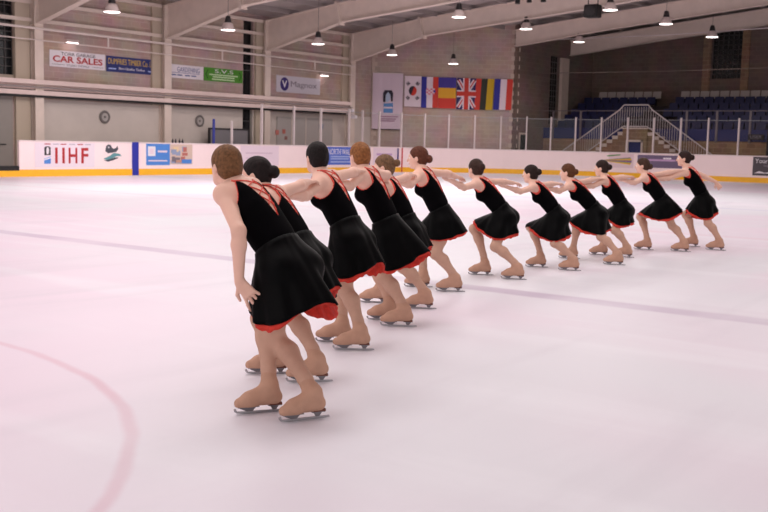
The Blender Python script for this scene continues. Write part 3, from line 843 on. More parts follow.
# bottles standing along the top of the boards
for k, y in enumerate((27.6, 27.75, 27.95, 28.1)):
    r = empty('water_bottle', (BX - 0.06, y, BH)); tag(r, 'small dark bottle standing on the boards above the photo collage advert', 'bottle', 'bottles on the boards')
    MB().lathe([(0.035, 0), (0.04, 0.02), (0.04, 0.09), (0.02, 0.12)], 10).build('bottle_body', M_txtblack, r, smooth=True)
    MB().lathe([(0.02, 0.12), (0.02, 0.15), (0.012, 0.16)], 10).build('bottle_cap', M_dark, r)
# pair of small white cameras at the end of the ledge
r = empty('wall_camera', (WX + 0.6, 40.6, 2.75)); tag(r, 'white twin camera bracket at the right end of the ledge', 'camera')
MB().box(-0.1, 0.3, -0.05, 0.05, -0.02, 0.05).build('bracket', M_post, r)
MB().box(0.1, 0.42, 0.05, 0.19, -0.2, -0.04).build('camera_body', M_txtwhite, r, bevel=0.02)
MB().box(0.1, 0.42, -0.2, -0.06, 0.1, 0.26).build('camera_body', M_txtwhite, r, bevel=0.02)

# ------------------------------------------------------------------ seating stand
M_seatblue = mat('seat_blue_plastic', (20, 24, 70), 0.5)
M_seatgrey = mat('seat_grey_plastic', (176, 164, 160), 0.5)
M_tread = mat('stand_tread', (58, 50, 52), 0.9)
M_rail = mat('pale_handrail', (196, 184, 184), 0.45)
SY0, RUN, RISE, NR = 50.9, 0.76, 0.34, 6
st = empty('seating_stand', (-20, 50.5, 0)); bpy.context.view_layer.update()
tag(st, 'stepped dark stand structure with block front wall behind the end boards', 'stand')
for k in range(NR):
    rel(MB().box(SX, -9, SY0 + k*RUN - 0.1, SY0 + (k + 1)*RUN - 0.1 if k < NR - 1 else YB, 0.0, 2.0 + k*RISE).build('tread', M_tread), st)
o = MB().box(SX, -23.0, 50.5, 50.8, 0, 1.85).box(-21.1, -9, 50.5, 50.8, 0, 1.85).box(-23.0, -21.1, 50.5, 50.8, 1.8, 1.85).build('front_wall', M_brick3); uv_wall(o, (1, 0, 0)); rel(o, st)
rel(MB().box(SX, -9, 50.46, 50.52, 1.86, 2.42).build('fascia', mat('fascia_blue', (23, 30, 90), 0.5)), st)
b = MB()
for x in (-26.9, -25.3, -19.6, -18.1, -16.5, -14.9, -13.3): b.box(x - 0.05, x + 0.05, 50.4, 50.46, 1.8, 3.3)
b.tube([(SX, 50.43, 3.3), (-9, 50.43, 3.3)], 0.02, 6)
rel(b.build('guard_rail', mat('dull_rail', (110, 100, 104), .5)), st)
def seat_proto(m):
    r = empty('stadium_seat')
    MB().prism([(-0.2, 0.40), (0.2, 0.42), (0.2, 0.45), (-0.2, 0.44)], 'x', -0.235, 0.235).build('seat_pan', m, r, bevel=0.01)
    MB().prism([(0.16, 0.44), (0.2, 0.44), (0.27, 0.82), (0.23, 0.82)], 'x', -0.235, 0.235).build('seat_back', m, r, bevel=0.01)
    MB().box(-0.03, 0.03, 0.0, 0.16, 0.0, 0.41).build('pedestal', M_dark, r)
    return r
blue0 = seat_proto(M_seatblue); grey0 = seat_proto(M_seatgrey)
fb = fg = True
for k in range(NR):
    for i in range(27):
        x = SX + 0.6 + i*0.53
        if -22.9 < x < -21.7 or -15.6 < x < -14.2:      # aisle at the head of the steps
            continue
        if k == NR - 1 and (i < 1): continue
        if k < 2 and -23.6 < x < -20.6: continue             # landing
        g = (k == NR - 1)
        if g:
            o = grey0 if fg else clone(grey0); fg = False
            tag(o, 'pale grey seat in the top row of the stand', 'seat', 'grey seats in the top row')
        else:
            o = blue0 if fb else clone(blue0); fb = False
            tag(o, 'blue plastic seat in the stand, in one of the rows below the grey top row', 'seat', 'blue seats in the stand')
        o.location = (x, SY0 + k*RUN + 0.25, 2.0 + k*RISE)
# double flight of steps with landing, pale handrails and balusters
LX0, LX1, LZ = -22.55, -21.25, 2.38
M_step = mat('step_nosing', (206, 190, 180), .8)
stp = empty('double_staircase', ((LX0 + LX1)/2, 49.9, 0)); bpy.context.view_layer.update()
tag(stp, 'double staircase with white balusters and landing behind the end boards', 'staircase')
o = MB().box(LX0, LX0 + 0.28, 49.6, 50.45, 0, LZ).box(LX1 - 0.28, LX1, 49.6, 50.45, 0, LZ).box(LX0 + 0.28, LX1 - 0.28, 49.6, 50.45, 1.82, LZ).build('landing_block', M_brick3); uv_wall(o, (1, 0, 0)); rel(o, stp)
rel(MB().box(LX0 - 0.05, LX1 + 0.05, 49.55, 50.5, LZ, LZ + 0.06).build('landing_slab', M_step), stp)
rel(MB().box(LX0 + 0.3, LX1 - 0.3, 49.75, 49.8, 0, 1.74).build('blue_door', M_navy), stp)
rel(MB().box(LX0 + 0.2, LX0 + 0.3, 49.57, 49.8, 0, 1.84).box(LX1 - 0.3, LX1 - 0.2, 49.57, 49.8, 0, 1.84).box(LX0 + 0.2, LX1 - 0.2, 49.57, 49.8, 1.74, 1.84).build('door_frame', M_step), stp)
n = 11
for sgn, x0 in ((-1, LX0), (1, LX1)):
    b = MB(); bn = MB()
    for k in range(n):
        z = LZ - (k + 1)*LZ/(n + 1)
        xa, xb = x0 + sgn*k*0.29, x0 + sgn*(k + 1)*0.29
        b.box(min(xa, xb), max(xa, xb), 49.7, 50.45, 0, z)
        bn.box(min(xa, xb) - 0.01, max(xa, xb) + 0.01, 49.66, 50.45, z, z + 0.05)
        bn.box(min(xa, xb), max(xa, xb), 49.66, 49.70, z - 0.12, z)
    o = b.build('flight', M_brick3); uv_wall(o, (1, 0, 0)); rel(o, stp)
    rel(bn.build('step_nosing', M_step), stp)
b = MB(); bars = MB()
slope = LZ/((n + 1)*0.29)
def hz(x):
    if x < LX0: return LZ - (LX0 - x)*slope
    if x > LX1: return LZ - (x - LX1)*slope
    return LZ
xl, xr = LX0 - 3.3, LX1 + 3.3
for yy in (49.6,):
    for h in (1.08, 0.12):
        b.tube([(xl, yy, max(0.1, hz(xl) + h)), (LX0 - 0.2, yy, hz(LX0 - 0.2) + h), (LX0 + 0.02, yy, LZ + h + (0.1 if h > 1 else 0)), (LX1 - 0.02, yy, LZ + h + (0.1 if h > 1 else 0)), (LX1 + 0.2, yy, hz(LX1 + 0.2) + h), (xr, yy, max(0.1, hz(xr) + h))], 0.03, 6)
    x = xl
    while x <= xr + 0.01:
        bars.tube([(x, yy, max(0.02, hz(x) + 0.1)), (x, yy, max(0.05, hz(x)) + 1.08)], 0.012, 5)
        x += 0.125
rel(b.build('handrail', M_rail), stp); o = rel(bars.build('baluster', M_rail), stp)
# black box and steps at the right end of the stand
r = empty('stand_steps', (-15.0, 51.0, 0)); bpy.context.view_layer.update(); tag(r, 'grey steps climbing through the right end of the stand', 'steps')
b = MB()
for k in range(10):
    yy = 50.9 + k*0.4; base = 2.0 + RISE*min(NR - 1, int((yy - 50.8 + 0.2)/RUN))
    b.box(-15.35, -14.45, yy, yy + 0.4, base + 0.005, max(base + 0.1, 2.42 + k*0.19))
rel(b.build('tread', mat('grey_tread', (120, 108, 104), .8)), r)
o = MB().box(-15.35, -13.4, 49.3, 49.9, 0, 2.7).build('dark_box', M_black, bevel=0.05); tag(o, 'tall plain black box behind the boards at far right', 'cabinet')  # plain black box filling the dark area past the stand steps
r = empty('notice_board', matrix=frame((-16.55, 50.38, 1.95), (1, 0, 0))); tag(r, 'small dark sign with pale letters on the blue stand front at right', 'sign')
plate('panel', 0.75, 0.26, 0.02, M_dark, r); text_part('lettering', 'USER', 0.1, 0.06, 0.55, 0.14, mat('print_mid_grey', (136, 130, 144), .5), r, z=0.02)
# ------------------------------------------------------------------ people: smooth-blended body surfaces, meshed with surface nets
class Field:
    """signed distance field made of tapered limbs and ellipsoids, blended smoothly"""
    def __init__(self): self.p = []
    def cone(self, a, b, ra, rb, k=0.02, lab=0):
        self.p.append(('c', np.array(a, float), np.array(b, float), float(ra), float(rb), k, lab)); return self
    def ell(self, c, R, r, k=0.02, lab=0):
        """ellipsoid: centre, 3x3 rows = local axes, radii"""
        self.p.append(('e', np.array(c, float), np.array(R, float), np.array(r, float), None, k, lab)); return self
    def ball(self, c, r, k=0.02, lab=0):
        return self.cone(c, c, r, r, k, lab)
    def bounds(self):
        lo = np.full(3, 1e9); hi = -lo
        for q in self.p:
            if q[0] == 'c':
                r = max(q[3], q[4])
                for v in (q[1], q[2]): lo = np.minimum(lo, v - r); hi = np.maximum(hi, v + r)
            else:
                r = max(q[3]); lo = np.minimum(lo, q[1] - r); hi = np.maximum(hi, q[1] + r)
        return lo, hi
    def one(self, q, P):
        if q[0] == 'c':
            a, b, ra, rb = q[1], q[2], q[3], q[4]
            ba = b - a; L2 = ba @ ba
            pa = P - a
            t = np.clip(pa @ ba / L2, 0, 1) if L2 > 1e-12 else np.zeros(len(P))
            d = pa - t[:, None]*ba
            return np.sqrt((d*d).sum(1)) - (ra + (rb - ra)*t)
        l = (P - q[1]) @ q[2].T
        k0 = np.sqrt(((l/q[3])**2).sum(1)); k1 = np.sqrt(((l/(q[3]**2))**2).sum(1)) + 1e-9
        return k0*(k0 - 1)/k1
    def ev(self, P, labels=False):
        d = np.ones(len(P)); best = np.full(len(P), 9.0); lab = np.zeros(len(P), int)
        for q in self.p:
            if q[0] == 'c': c = (q[1] + q[2])/2; R = np.linalg.norm(q[2] - q[1])/2 + max(q[3], q[4])
            else: c = q[1]; R = max(q[3])
            m = ((P - c)**2).sum(1) < (R + 0.09)**2
            if not m.any(): continue
            idx = np.nonzero(m)[0]
            v = self.one(q, P[idx]); k = q[5]; o = d[idx]
            h = np.maximum(k - np.abs(o - v), 0)/max(k, 1e-6)
            d[idx] = np.minimum(o, v) - h*h*k*0.25
            if labels:
                up = v < best[idx]; ii = idx[up]
                best[ii] = v[up]; lab[ii] = q[6]
        return (d, lab) if labels else d

def mesh_field(fn, lo, hi, h):
    """sparse surface nets: returns verts, quads"""
    B = 8; lo = np.array(lo) - 2*h; n = np.ceil((np.array(hi) + 2*h - lo)/h).astype(int)
    nb = -(-n // B); n = nb*B + 1
    gx = [np.arange(k) for k in nb]
    bi = np.stack(np.meshgrid(*gx, indexing='ij'), -1).reshape(-1, 3)
    cen = lo + (bi*B + B/2)*h
    dc = fn(cen)
    act = np.abs(dc) < B*h*0.87*1.25 + 0.02
    D = np.empty(tuple(n), np.float32); D[:] = 1.0
    # fill block signs
    sg = np.where(dc < 0, -1.0, 1.0).reshape(tuple(nb)).astype(np.float32)
    D[:-1, :-1, :-1] = np.repeat(np.repeat(np.repeat(sg, B, 0), B, 1), B, 2)
    off = np.stack(np.meshgrid(*[np.arange(B + 1)]*3, indexing='ij'), -1).reshape(-1, 3)
    ab = bi[act]
    CH = 400
    for i in range(0, len(ab), CH):
        g = (ab[i:i+CH, None, :]*B + off[None]).reshape(-1, 3)
        v = fn(lo + g*h)
        D[g[:, 0], g[:, 1], g[:, 2]] = v
    D = np.where(D == 0, 1e-7, D)
    S = D < 0
    c8 = [(i, j, k) for i in (0, 1) for j in (0, 1) for k in (0, 1)]
    sh = [S[i:S.shape[0]-1+i, j:S.shape[1]-1+j, k:S.shape[2]-1+k] for i, j, k in c8]
    cnt = np.zeros(sh[0].shape, np.int8)
    for s_ in sh: cnt += s_
    cells = np.argwhere((cnt > 0) & (cnt < 8))
    ids = np.full(cnt.shape, -1, np.int32); ids[cells[:, 0], cells[:, 1], cells[:, 2]] = np.arange(len(cells))
    val = np.stack([D[cells[:, 0]+i, cells[:, 1]+j, cells[:, 2]+k] for i, j, k in c8], 1)
    pos = np.array(c8, float)
    acc = np.zeros((len(cells), 3)); w = np.zeros(len(cells))
    for a in range(8):
        for b in range(a + 1, 8):
            if np.abs(pos[a] - pos[b]).sum() != 1: continue
            va, vb = val[:, a], val[:, b]; m = (va < 0) != (vb < 0)
            t = np.where(m, va/np.where(m, va - vb, 1), 0)
            acc += m[:, None]*(pos[a] + t[:, None]*(pos[b] - pos[a])); w += m
    V = lo + (cells + acc/np.maximum(w, 1)[:, None])*h
    F = []
    for ax in range(3):
        sl0 = [slice(None)]*3; sl1 = [slice(None)]*3
        sl0[ax] = slice(0, -1); sl1[ax] = slice(1, None)
        A, Bq = S[tuple(sl0)], S[tuple(sl1)]
        for flip in (False, True):
            e = np.argwhere((A & ~Bq) if not flip else (~A & Bq))
            u, v = (ax + 1) % 3, (ax + 2) % 3
            ok = (e[:, u] > 0) & (e[:, v] > 0) & (e[:, u] < ids.shape[u]) & (e[:, v] < ids.shape[v])
            e = e[ok]
            def cell(du, dv):
                c = e.copy(); c[:, u] += du; c[:, v] += dv; return ids[c[:, 0], c[:, 1], c[:, 2]]
            qd = np.stack([cell(-1, -1), cell(0, -1), cell(0, 0), cell(-1, 0)], 1)
            F.append(qd if not flip else qd[:, ::-1])
    F = np.concatenate(F)
    return V, F[(F >= 0).all(1)]

def np_mesh(name, V, F, mats, parent=None, matidx=None, smooth=True):
    me = bpy.data.meshes.new(name)
    n = F.shape[1]
    me.vertices.add(len(V)); me.loops.add(F.size); me.polygons.add(len(F))
    me.vertices.foreach_set('co', np.ascontiguousarray(V, np.float32).ravel())
    me.loops.foreach_set('vertex_index', np.ascontiguousarray(F, np.int32).ravel())
    me.polygons.foreach_set('loop_start', np.arange(0, F.size, n, dtype=np.int32))
    me.update(calc_edges=True)
    o = link_mesh(name, me, mats, parent)
    if matidx is not None: me.polygons.foreach_set('material_index', np.ascontiguousarray(matidx, np.int32))
    if smooth: me.polygons.foreach_set('use_smooth', np.ones(len(F), bool))
    me.update()
    return o

def relax(V, F, it=1, w=0.5):
    for _ in range(it):
        acc = np.zeros_like(V); c = np.zeros(len(V))
        for k in range(4):
            a, b = F[:, k], F[:, (k+1) % 4]
            np.add.at(acc, a, V[b]); np.add.at(c, a, 1); np.add.at(acc, b, V[a]); np.add.at(c, b, 1)
        V = V*(1 - w) + w*acc/np.maximum(c, 1)[:, None]
    return V

def U(v): v = np.asarray(v, float); return v/(np.linalg.norm(v) + 1e-12)
def ik(a, b, l1, l2, pole):
    v = b - a; d = np.linalg.norm(v); u = v/d; d2 = min(d, (l1 + l2)*0.998)
    x = (l1*l1 - l2*l2 + d2*d2)/(2*d2); hh = math.sqrt(max(0, l1*l1 - x*x))
    w = pole - u*(pole @ u); return a + u*x + U(w)*hh

M_skin = mat('skin', (230, 184, 165), 0.5, noise=0.03, nscale=8, spec=0.35)
M_tights = mat('tan_tights', (194, 154, 134), 0.7, noise=0.03, nscale=30, spec=0.25)
M_boot = mat('tan_boot_cover', (190, 148, 126), 0.75, noise=0.05, nscale=25, spec=0.25)
M_lips = mat('lips', (178, 92, 90), 0.45)
M_eye = mat('eye_white', (232, 226, 222), 0.3)
M_iris = mat('eye_dark', (50, 36, 30), 0.3)
def dress_material():
    m = mat('black_velvet', (6, 5, 7), 0.85, noise=0.2, nscale=14, spec=0.04)
    return m
M_dress = dress_material()
M_skirtm = mat('black_skirt_cloth', (5, 5, 6), 0.5, noise=0.15, nscale=10, spec=0.05)
M_trim = mat('coral_red_trim', (222, 74, 58), 0.6, noise=0.05, nscale=30)
M_under = mat('red_underskirt', (206, 48, 32), 0.75, noise=0.18, nscale=40)
M_blade = mat('steel_blade', (170, 168, 172), 0.3, metal=0.9)
M_stanch = mat('blade_plate', (120, 116, 120), 0.35, metal=0.8)
M_heel = mat('brown_boot_heel', (104, 54, 38), 0.6)

def add_hand(B, w, d, palm, sc, curl, side, fan=0.25):
    """w wrist, d finger direction, palm = palm normal, side=+1/-1 thumb side sign"""
    d = U(d); palm = U(palm - d*(palm @ d)); s = np.cross(d, palm)*side     # s points to the thumb side
    L = 0.085*sc; 
    for o in (-0.026, -0.009, 0.009, 0.026):
        B.cone(w + d*0.012*sc + s*o*0.55*sc, w + d*L + s*o*sc, 0.0145*sc, 0.0115*sc, 0.012)
    for o, fl in ((-0.027, 0.062), (-0.009, 0.074), (0.009, 0.08), (0.027, 0.072)):
        a = w + d*L + s*o*sc
        d1 = U(d*math.cos(curl*0.6) + palm*math.sin(curl*0.6)); d2 = U(d*math.cos(curl*1.7) + palm*math.sin(curl*1.7))
        spread = s*o*fan
        m1 = a + (d1*fl*0.55 + spread*0.5)*sc; m2 = m1 + (d2*fl*0.5 + spread*0.3)*sc
        B.cone(a, m1, 0.0095*sc, 0.0085*sc, 0.004); B.cone(m1, m2, 0.0085*sc, 0.0068*sc, 0.004)
    t0 = w + d*0.025*sc + s*0.02*sc
    t1 = t0 + U(d*0.6 + s*0.75 + palm*0.25)*0.042*sc; t2 = t1 + U(d*0.9 + s*0.25 + palm*0.35)*0.034*sc
    B.cone(t0, t1, 0.0135*sc, 0.0105*sc, 0.008); B.cone(t1, t2, 0.0105*sc, 0.008*sc, 0.004)

def build_boot(root, G, fd, shin, sc, voxel):
    """tan boot with flat sole on a blade; coordinates in the skater's frame"""
    z = np.array([0, 0, 1.0]); fd = U(fd); lf = np.cross(z, fd)
    P = lambda x, y, zz: G + (fd*x + lf*y + z*zz)*sc
    A = P(-0.055, 0, 0.145)
    f = Field()
    f.cone(P(-0.085, 0, 0.082), P(-0.03, 0, 0.086), 0.036*sc, 0.036*sc, 0.02)
    f.cone(P(-0.03, 0, 0.084), P(0.065, 0, 0.07), 0.034*sc, 0.039*sc, 0.03)
    f.cone(P(0.065, 0, 0.07), P(0.118, 0.004, 0.061), 0.039*sc, 0.030*sc, 0.03)
    f.cone(P(-0.02, 0, 0.125), P(0.06, 0, 0.092), 0.036*sc, 0.028*sc, 0.03)
    f.cone(A, P(-0.075, 0, 0.09), 0.042*sc, 0.037*sc, 0.03)
    f.cone(A, A + U(shin)*0.06*sc, 0.041*sc, 0.043*sc, 0.03)
    sole = G[2] + 0.041*sc
    def fn(Q):
        d = f.ev(Q)
        return np.maximum(d, sole - Q[:, 2])
    lo, hi = f.bounds(); V, F = mesh_field(fn, lo, hi, voxel)
    V = relax(V, F, 1)
    b = np_mesh('skate_boot', V, F, [M_boot], root)
    M = Matrix(((fd[0], lf[0], 0, G[0]), (fd[1], lf[1], 0, G[1]), (0, 0, 1, 0), (0, 0, 0, 1))) @ Matrix.Scale(sc, 4)
    bl = MB()
    prof = [(-0.155, 0.003), (-0.12, 0.0005), (0.0, 0.0), (0.1, 0.001), (0.135, 0.006), (0.146, 0.016), (0.150, 0.03), (0.138, 0.033), (0.13, 0.016), (-0.15, 0.013)]
    bl.prism(prof, 'y', -0.002, 0.002)
    for v in bl.bm.verts: v.co = M @ v.co
    bl.build('skate_blade', M_blade, b)
    st = MB()
    st.prism([(0.02, 0.038), (0.045, 0.013), (0.075, 0.013), (0.115, 0.03), (0.12, 0.04)], 'y', -0.004, 0.004)
    st.prism([(-0.11, 0.04), (-0.09, 0.013), (-0.07, 0.013), (-0.055, 0.04)], 'y', -0.004, 0.004)
    st.prism([(0.01, 0.038), (0.13, 0.038), (0.13, 0.043), (0.01, 0.043)], 'y', -0.022, 0.022)
    st.prism([(-0.118, 0.038), (-0.042, 0.038), (-0.042, 0.043), (-0.118, 0.043)], 'y', -0.02, 0.02)
    for v in st.bm.verts: v.co = M @ v.co
    st.build('blade_mount', M_stanch, b)
    hl = MB().prism([(-0.119, 0.043), (-0.047, 0.043), (-0.05, 0.058), (-0.117, 0.058)], 'y', -0.026, 0.026)
    for v in hl.bm.verts: v.co = M @ v.co
    hl.build('boot_heel', M_heel, b)
    return b

def skater(K, info):
    sc = K['sc']; A = lambda k: np.array(K[k], float)
    root = empty('person', K['base'], K['rot'])
    hip, neck, head = A('hip'), A('neck'), A('head')
    up = U(neck - hip); TL = np.linalg.norm(neck - hip)
    shL, shR = A('shL'), A('shR')
    lat = shR - shL; lat = U(lat - up*(lat @ up)); fw_ = np.cross(up, lat)       # torso front
    pl = U(np.array([1.0, 0, 0]) - up*up[0]); pf = np.cross(up, pl)                       # pelvis axes
    shc = (shL + shR)/2
    voxel = info['voxel']
    Rt = np.array([lat, fw_, up]); Rp = np.array([pl, pf, up])
    s = sc
    # ---- torso primitives (kept apart: the dress bodice is an offset of these)
    T = Field()
    def torso(f, lab=0):
        f.ell(hip + up*0.02*s + pf*0.015*s, Rp, np.array([0.155, 0.10, 0.115])*s, 0.04, lab)
        for q in (-1, 1): f.ball(hip + pl*q*0.07*s - pf*0.014*s - up*0.03*s, 0.082*s, 0.04, lab)
        f.ell(hip + up*TL*0.36, Rp, np.array([0.122, 0.092, 0.14])*s, 0.06, lab)
        f.ell(hip + up*TL*0.66, Rt, np.array([0.138, 0.098, 0.15])*s, 0.06, lab)
        for q in (-1, 1): f.ball(hip + up*TL*0.68 + lat*q*0.062*s + fw_*0.072*s, 0.052*s, 0.04, lab)
        f.cone(shL + lat*0.03 - up*0.01, shR - lat*0.03 - up*0.01, 0.05*s, 0.05*s, 0.05, lab)
        f.ell(hip + up*TL*0.86, Rt, np.array([0.13, 0.072, 0.075])*s, 0.05, lab)
    torso(T)
    B = Field(); torso(B)
    # neck and trapezius
    hF = U(A('hF')); hz_ = np.array([0, 0, 1.0])
    tilt = info.get('tilt', 0.05)
    hu = U(hz_ + hF*tilt); hf = U(hF - hu*(hF @ hu)); hr = np.cross(hf, hu)
    hs = 0.95*(0.5 + 0.5*s)
    skull = head - hu*0.024*hs + hf*0.012*hs
    nb = skull - hu*0.075*hs - hf*0.022*hs
    B.cone(neck - up*0.03, nb, 0.052*s, 0.047*s, 0.03)
    for sh in (shL, shR): B.cone(neck - up*0.005, sh + up*0.015, 0.038*s, 0.04*s, 0.04)
    # head: skull, jaw, brow, nose, lips, ears, eye sockets with eyes
    H = lambda r, f_, u_: skull + (hr*r + hf*f_ + hu*u_)*hs
    Rh = np.array([hr, hf, hu])
    B.ell(H(0, -0.012, 0.026), Rh, np.array([0.073, 0.092, 0.085])*hs, 0.02)
    B.ell(H(0, 0.03, -0.03), Rh, np.array([0.058, 0.058, 0.078])*hs, 0.03)
    B.cone(H(-0.03, 0.035, -0.078), H(0.03, 0.035, -0.078), 0.022*hs, 0.022*hs, 0.03)
    B.ball(H(0, 0.066, -0.092), 0.016*hs, 0.02)
    B.cone(H(0, 0.088, 0.006), H(0, 0.105, -0.028), 0.008*hs, 0.0125*hs, 0.012)
    B.cone(H(-0.03, 0.078, 0.018), H(0.03, 0.078, 0.018), 0.01*hs, 0.01*hs, 0.012)
    B.cone(H(-0.016, 0.083, -0.056), H(0.016, 0.083, -0.056), 0.0085*hs, 0.0085*hs, 0.006, 2)
    for q in (-1, 1):
        B.ell(H(q*0.074, -0.012, -0.012), np.array([hr, hf, hu]), np.array([0.009, 0.019, 0.03])*hs, 0.008)
        B.ball(H(q*0.031, 0.073, 0.0), 0.0125*hs, 0.004, 3)
        B.ball(H(q*0.031, 0.0815, 0.0), 0.0055*hs, 0.001, 4)
    # arms and hands
    for k, sh, pole in (('L', shL, info.get('poleL', (0, -0.3, -1))), ('R', shR, info.get('poleR', (0, -1.0, 0.25)))):
        w = A('w' + k); el = ik(sh, w, 0.275*s, 0.25*s, np.array(pole, float))
        if np.linalg.norm(w - sh) > 0.525*s: w = sh + U(w - sh)*0.52*s
        B.ball(sh, 0.05*s, 0.03)
        B.cone(sh, el, 0.044*s, 0.035*s, 0.025)
        m = el + (w - el)*0.28
        B.cone(el, m, 0.035*s, 0.037*s, 0.02); B.cone(m, w, 0.037*s, 0.024*s, 0.02)
        hd = A('d' + k)
        palm = np.array(info.get('palm' + k, (0, 0, -1) if k == 'R' else (0, 0, 1)), float)
        add_hand(B, w, hd, palm, s, info.get('curl' + k, 0.5), info.get('thumb' + k, 1), info.get('spread' + k, 0.3))
    # legs in tights
    LEG = Field()
    for k, q in (('left', -1), ('right', 1)):
        hj = hip + np.array([q*0.082*s, 0, -0.02*s]); kn = A('knee' + k); an = A('ankle' + k); toe = np.array(K['toe' + k])
        for f in (B, LEG):
            f.cone(hj, hj + (kn - hj)*0.5, 0.085*s, 0.071*s, 0.03, 1)
            f.cone(hj + (kn - hj)*0.5, kn, 0.071*s, 0.052*s, 0.03, 1)
        B.ball(kn, 0.05*s, 0.02, 1)
        sh_ = an - kn; back = U(np.cross(np.cross(sh_, toe), sh_))*-1
        if back @ toe > 0: back = -back
        c = kn + sh_*0.3 + back*0.014*s
        B.cone(kn, c, 0.047*s, 0.053*s, 0.03, 1)
        B.cone(c, kn + sh_*0.78, 0.053*s, 0.037*s, 0.03, 1)
        B.cone(kn + sh_*0.78, an, 0.037*s, 0.034*s, 0.02, 1)
        B.cone(an, A('foot' + k) + toe*0.05*s + np.array([0, 0, 0.078*s]), 0.032*s, 0.024*s, 0.02, 1)
    lo, hi = B.bounds()
    V, F = mesh_field(B.ev, lo, hi, voxel)
    V = relax(V, F, 1, 0.35)
    _, lab = B.ev(V, True)
    body = np_mesh('body', V, F, [M_skin, M_tights, M_lips, M_eye, M_iris], root, lab[F[:, 0]])
    # ---- hair: cap behind the hairline plus a bun
    hm = info['hair']
    HF = Field()
    HF.ell(H(0, -0.016, 0.03), Rh, np.array([0.081, 0.099, 0.093])*hs, 0.02)
    HF.ell(H(0, -0.045, -0.025), Rh, np.array([0.068, 0.058, 0.066])*hs, 0.03)
    bun = info.get('bun', (0, -0.115, 0.03, 0.036))
    BF = Field()
    if bun:
        bx, by, bz, br = bun
        BF.ell(H(bx, by, bz), Rh, np.array([br, br*0.85, br])*hs, 0.02)
    def hair_fn(Q):
        d = HF.ev(Q); l = (Q - skull) @ Rh.T / hs
        cut = np.maximum(1.15*l[:, 1] - 0.028 - l[:, 2], -0.082 - l[:, 2])*0.6*hs
        earcut = 0.022*hs - np.linalg.norm((Q - H(0, -0.006, -0.016))*1.0 - np.outer((Q - H(0, -0.006, -0.016)) @ hr, hr), axis=1)
        d = np.maximum(d, cut)
        d = np.maximum(d, earcut)
        l2 = np.sin(l[:, 0]*260)*np.sin(l[:, 2]*70 + l[:, 1]*150)*0.0012
        if bun:
            e = BF.ev(Q); k = 0.012; hh = np.maximum(k - np.abs(d - e), 0)/k; d = np.minimum(d, e) - hh*hh*k*0.25
        return d + l2
    lo, hi = HF.bounds()
    if bun: l2_, h2_ = BF.bounds(); lo = np.minimum(lo, l2_); hi = np.maximum(hi, h2_)
    V, F = mesh_field(hair_fn, lo, hi, 0.0045 if voxel < 0.0065 else 0.006)
    V = relax(V, F, 1, 0.4)
    np_mesh('hair', V, F, [hm], root)
    # ---- bodice: torso offset cut by neckline, V back and armholes
    off = 0.009
    wz = 0.26*TL                                            # seam level above the hip
    Lt = TL
    def tco(Q):
        l = Q - hip; return l @ lat, l @ fw_, l @ up
    apex = 0.46*Lt; topw = 1.0*Lt
    def cuts(Q):
        u, v, w = tco(Q)
        # V back: half width grows from the apex to the shoulders
        vb = np.clip((w - apex)/(topw - apex), 0, 1.3)*0.082*s
        back = np.maximum(vb - np.abs(u), np.maximum(v - 0.0*s, -(v)) * 0 + np.where(v < 0.0, 1, -1)*0.05)
        backcut = np.where((v < 0.0) & (w > apex), vb - np.abs(u), -0.05)
        fr = np.clip((w - 0.78*Lt)/(0.22*Lt), 0, 1.3)**0.6*0.07*s
        frontcut = np.where((v >= 0.0) & (w > 0.78*Lt), fr - np.abs(u), -0.05)
        arm = -1.0*np.ones(len(Q))
        for sh in (shL, shR):
            l = Q - (sh - up*0.012*s); side = 1 if sh is shR else -1
            a = l @ lat*side; r = np.sqrt((l @ fw_*1.05)**2 + (l @ up*0.9)**2)
            arm = np.maximum(arm, np.where(a > -0.075*s, np.minimum(0.086*s - r, (a + 0.052*s)), -1))
        return np.maximum(backcut, frontcut), arm
    def bod_fn(Q):
        d = T.ev(Q) - off; u, v, w = tco(Q)
        c1, arm = cuts(Q)
        d = np.maximum(d, np.maximum(c1, arm)); d = np.maximum(d, (wz - 0.06) - w)
        d = np.maximum(d, w - 1.02*Lt)
        return d
    lo, hi = T.bounds(); V, F = mesh_field(bod_fn, lo - 0.02, hi + 0.02, min(voxel, 0.0065))
    V = relax(V, F, 1, 0.4)
    cen = V[F].mean(1); c1, arm = cuts(cen)
    mi = ((arm > (-0.0048 if voxel < 0.0065 else -0.0015)) & (np.abs(T.ev(cen) - off) < 0.012)).astype(int)
    np_mesh('dress_bodice', V, F, [M_dress, M_trim], root, mi)
    # ---- red straps laced across the open back
    lace = MB()
    def back_pt(u, w, o=0.004):
        v = np.linspace(-0.2, 0.03, 93)
        Q = hip + lat*u + up*w + v[:, None]*fw_
        d = B.ev(Q); i = np.argmax(d < o) if (d < o).any() else len(v) - 1
        return Q[i]
    rws = 5
    wt = [apex + (topw*0.985 - apex)*t for t in np.linspace(0.02, 1.0, rws)]
    hwf = lambda w: np.clip((w - apex)/(topw - apex), 0, 1.3)*0.082*s + 0.003
    rr = 0.0034 if voxel < 0.0065 else 0.005
    for q in (-1, 1):
        lace.tube([back_pt(q*hwf(w), w) for w in np.linspace(apex, topw, 9)], rr*1.5, 6)
    for i in range(1, rws - 1):
        for q in (-1, 1):
            a, b_ = q*hwf(wt[i+1])*0.98, -q*hwf(wt[i])*0.98
            lace.tube([back_pt(a + (b_ - a)*t, wt[i+1] + (wt[i] - wt[i+1])*t, 0.005 + 0.002*(q > 0)) for t in np.linspace(0, 1, 6)], rr, 5)
    lace.build('back_lacing', M_trim, root, smooth=True)
    # ---- skirt: flared from the seam to a hem ring, draped over hips and thighs
    nt, nz = 72, 18
    th = np.linspace(0, 2*math.pi, nt, endpoint=False)
    wc = hip + up*wz
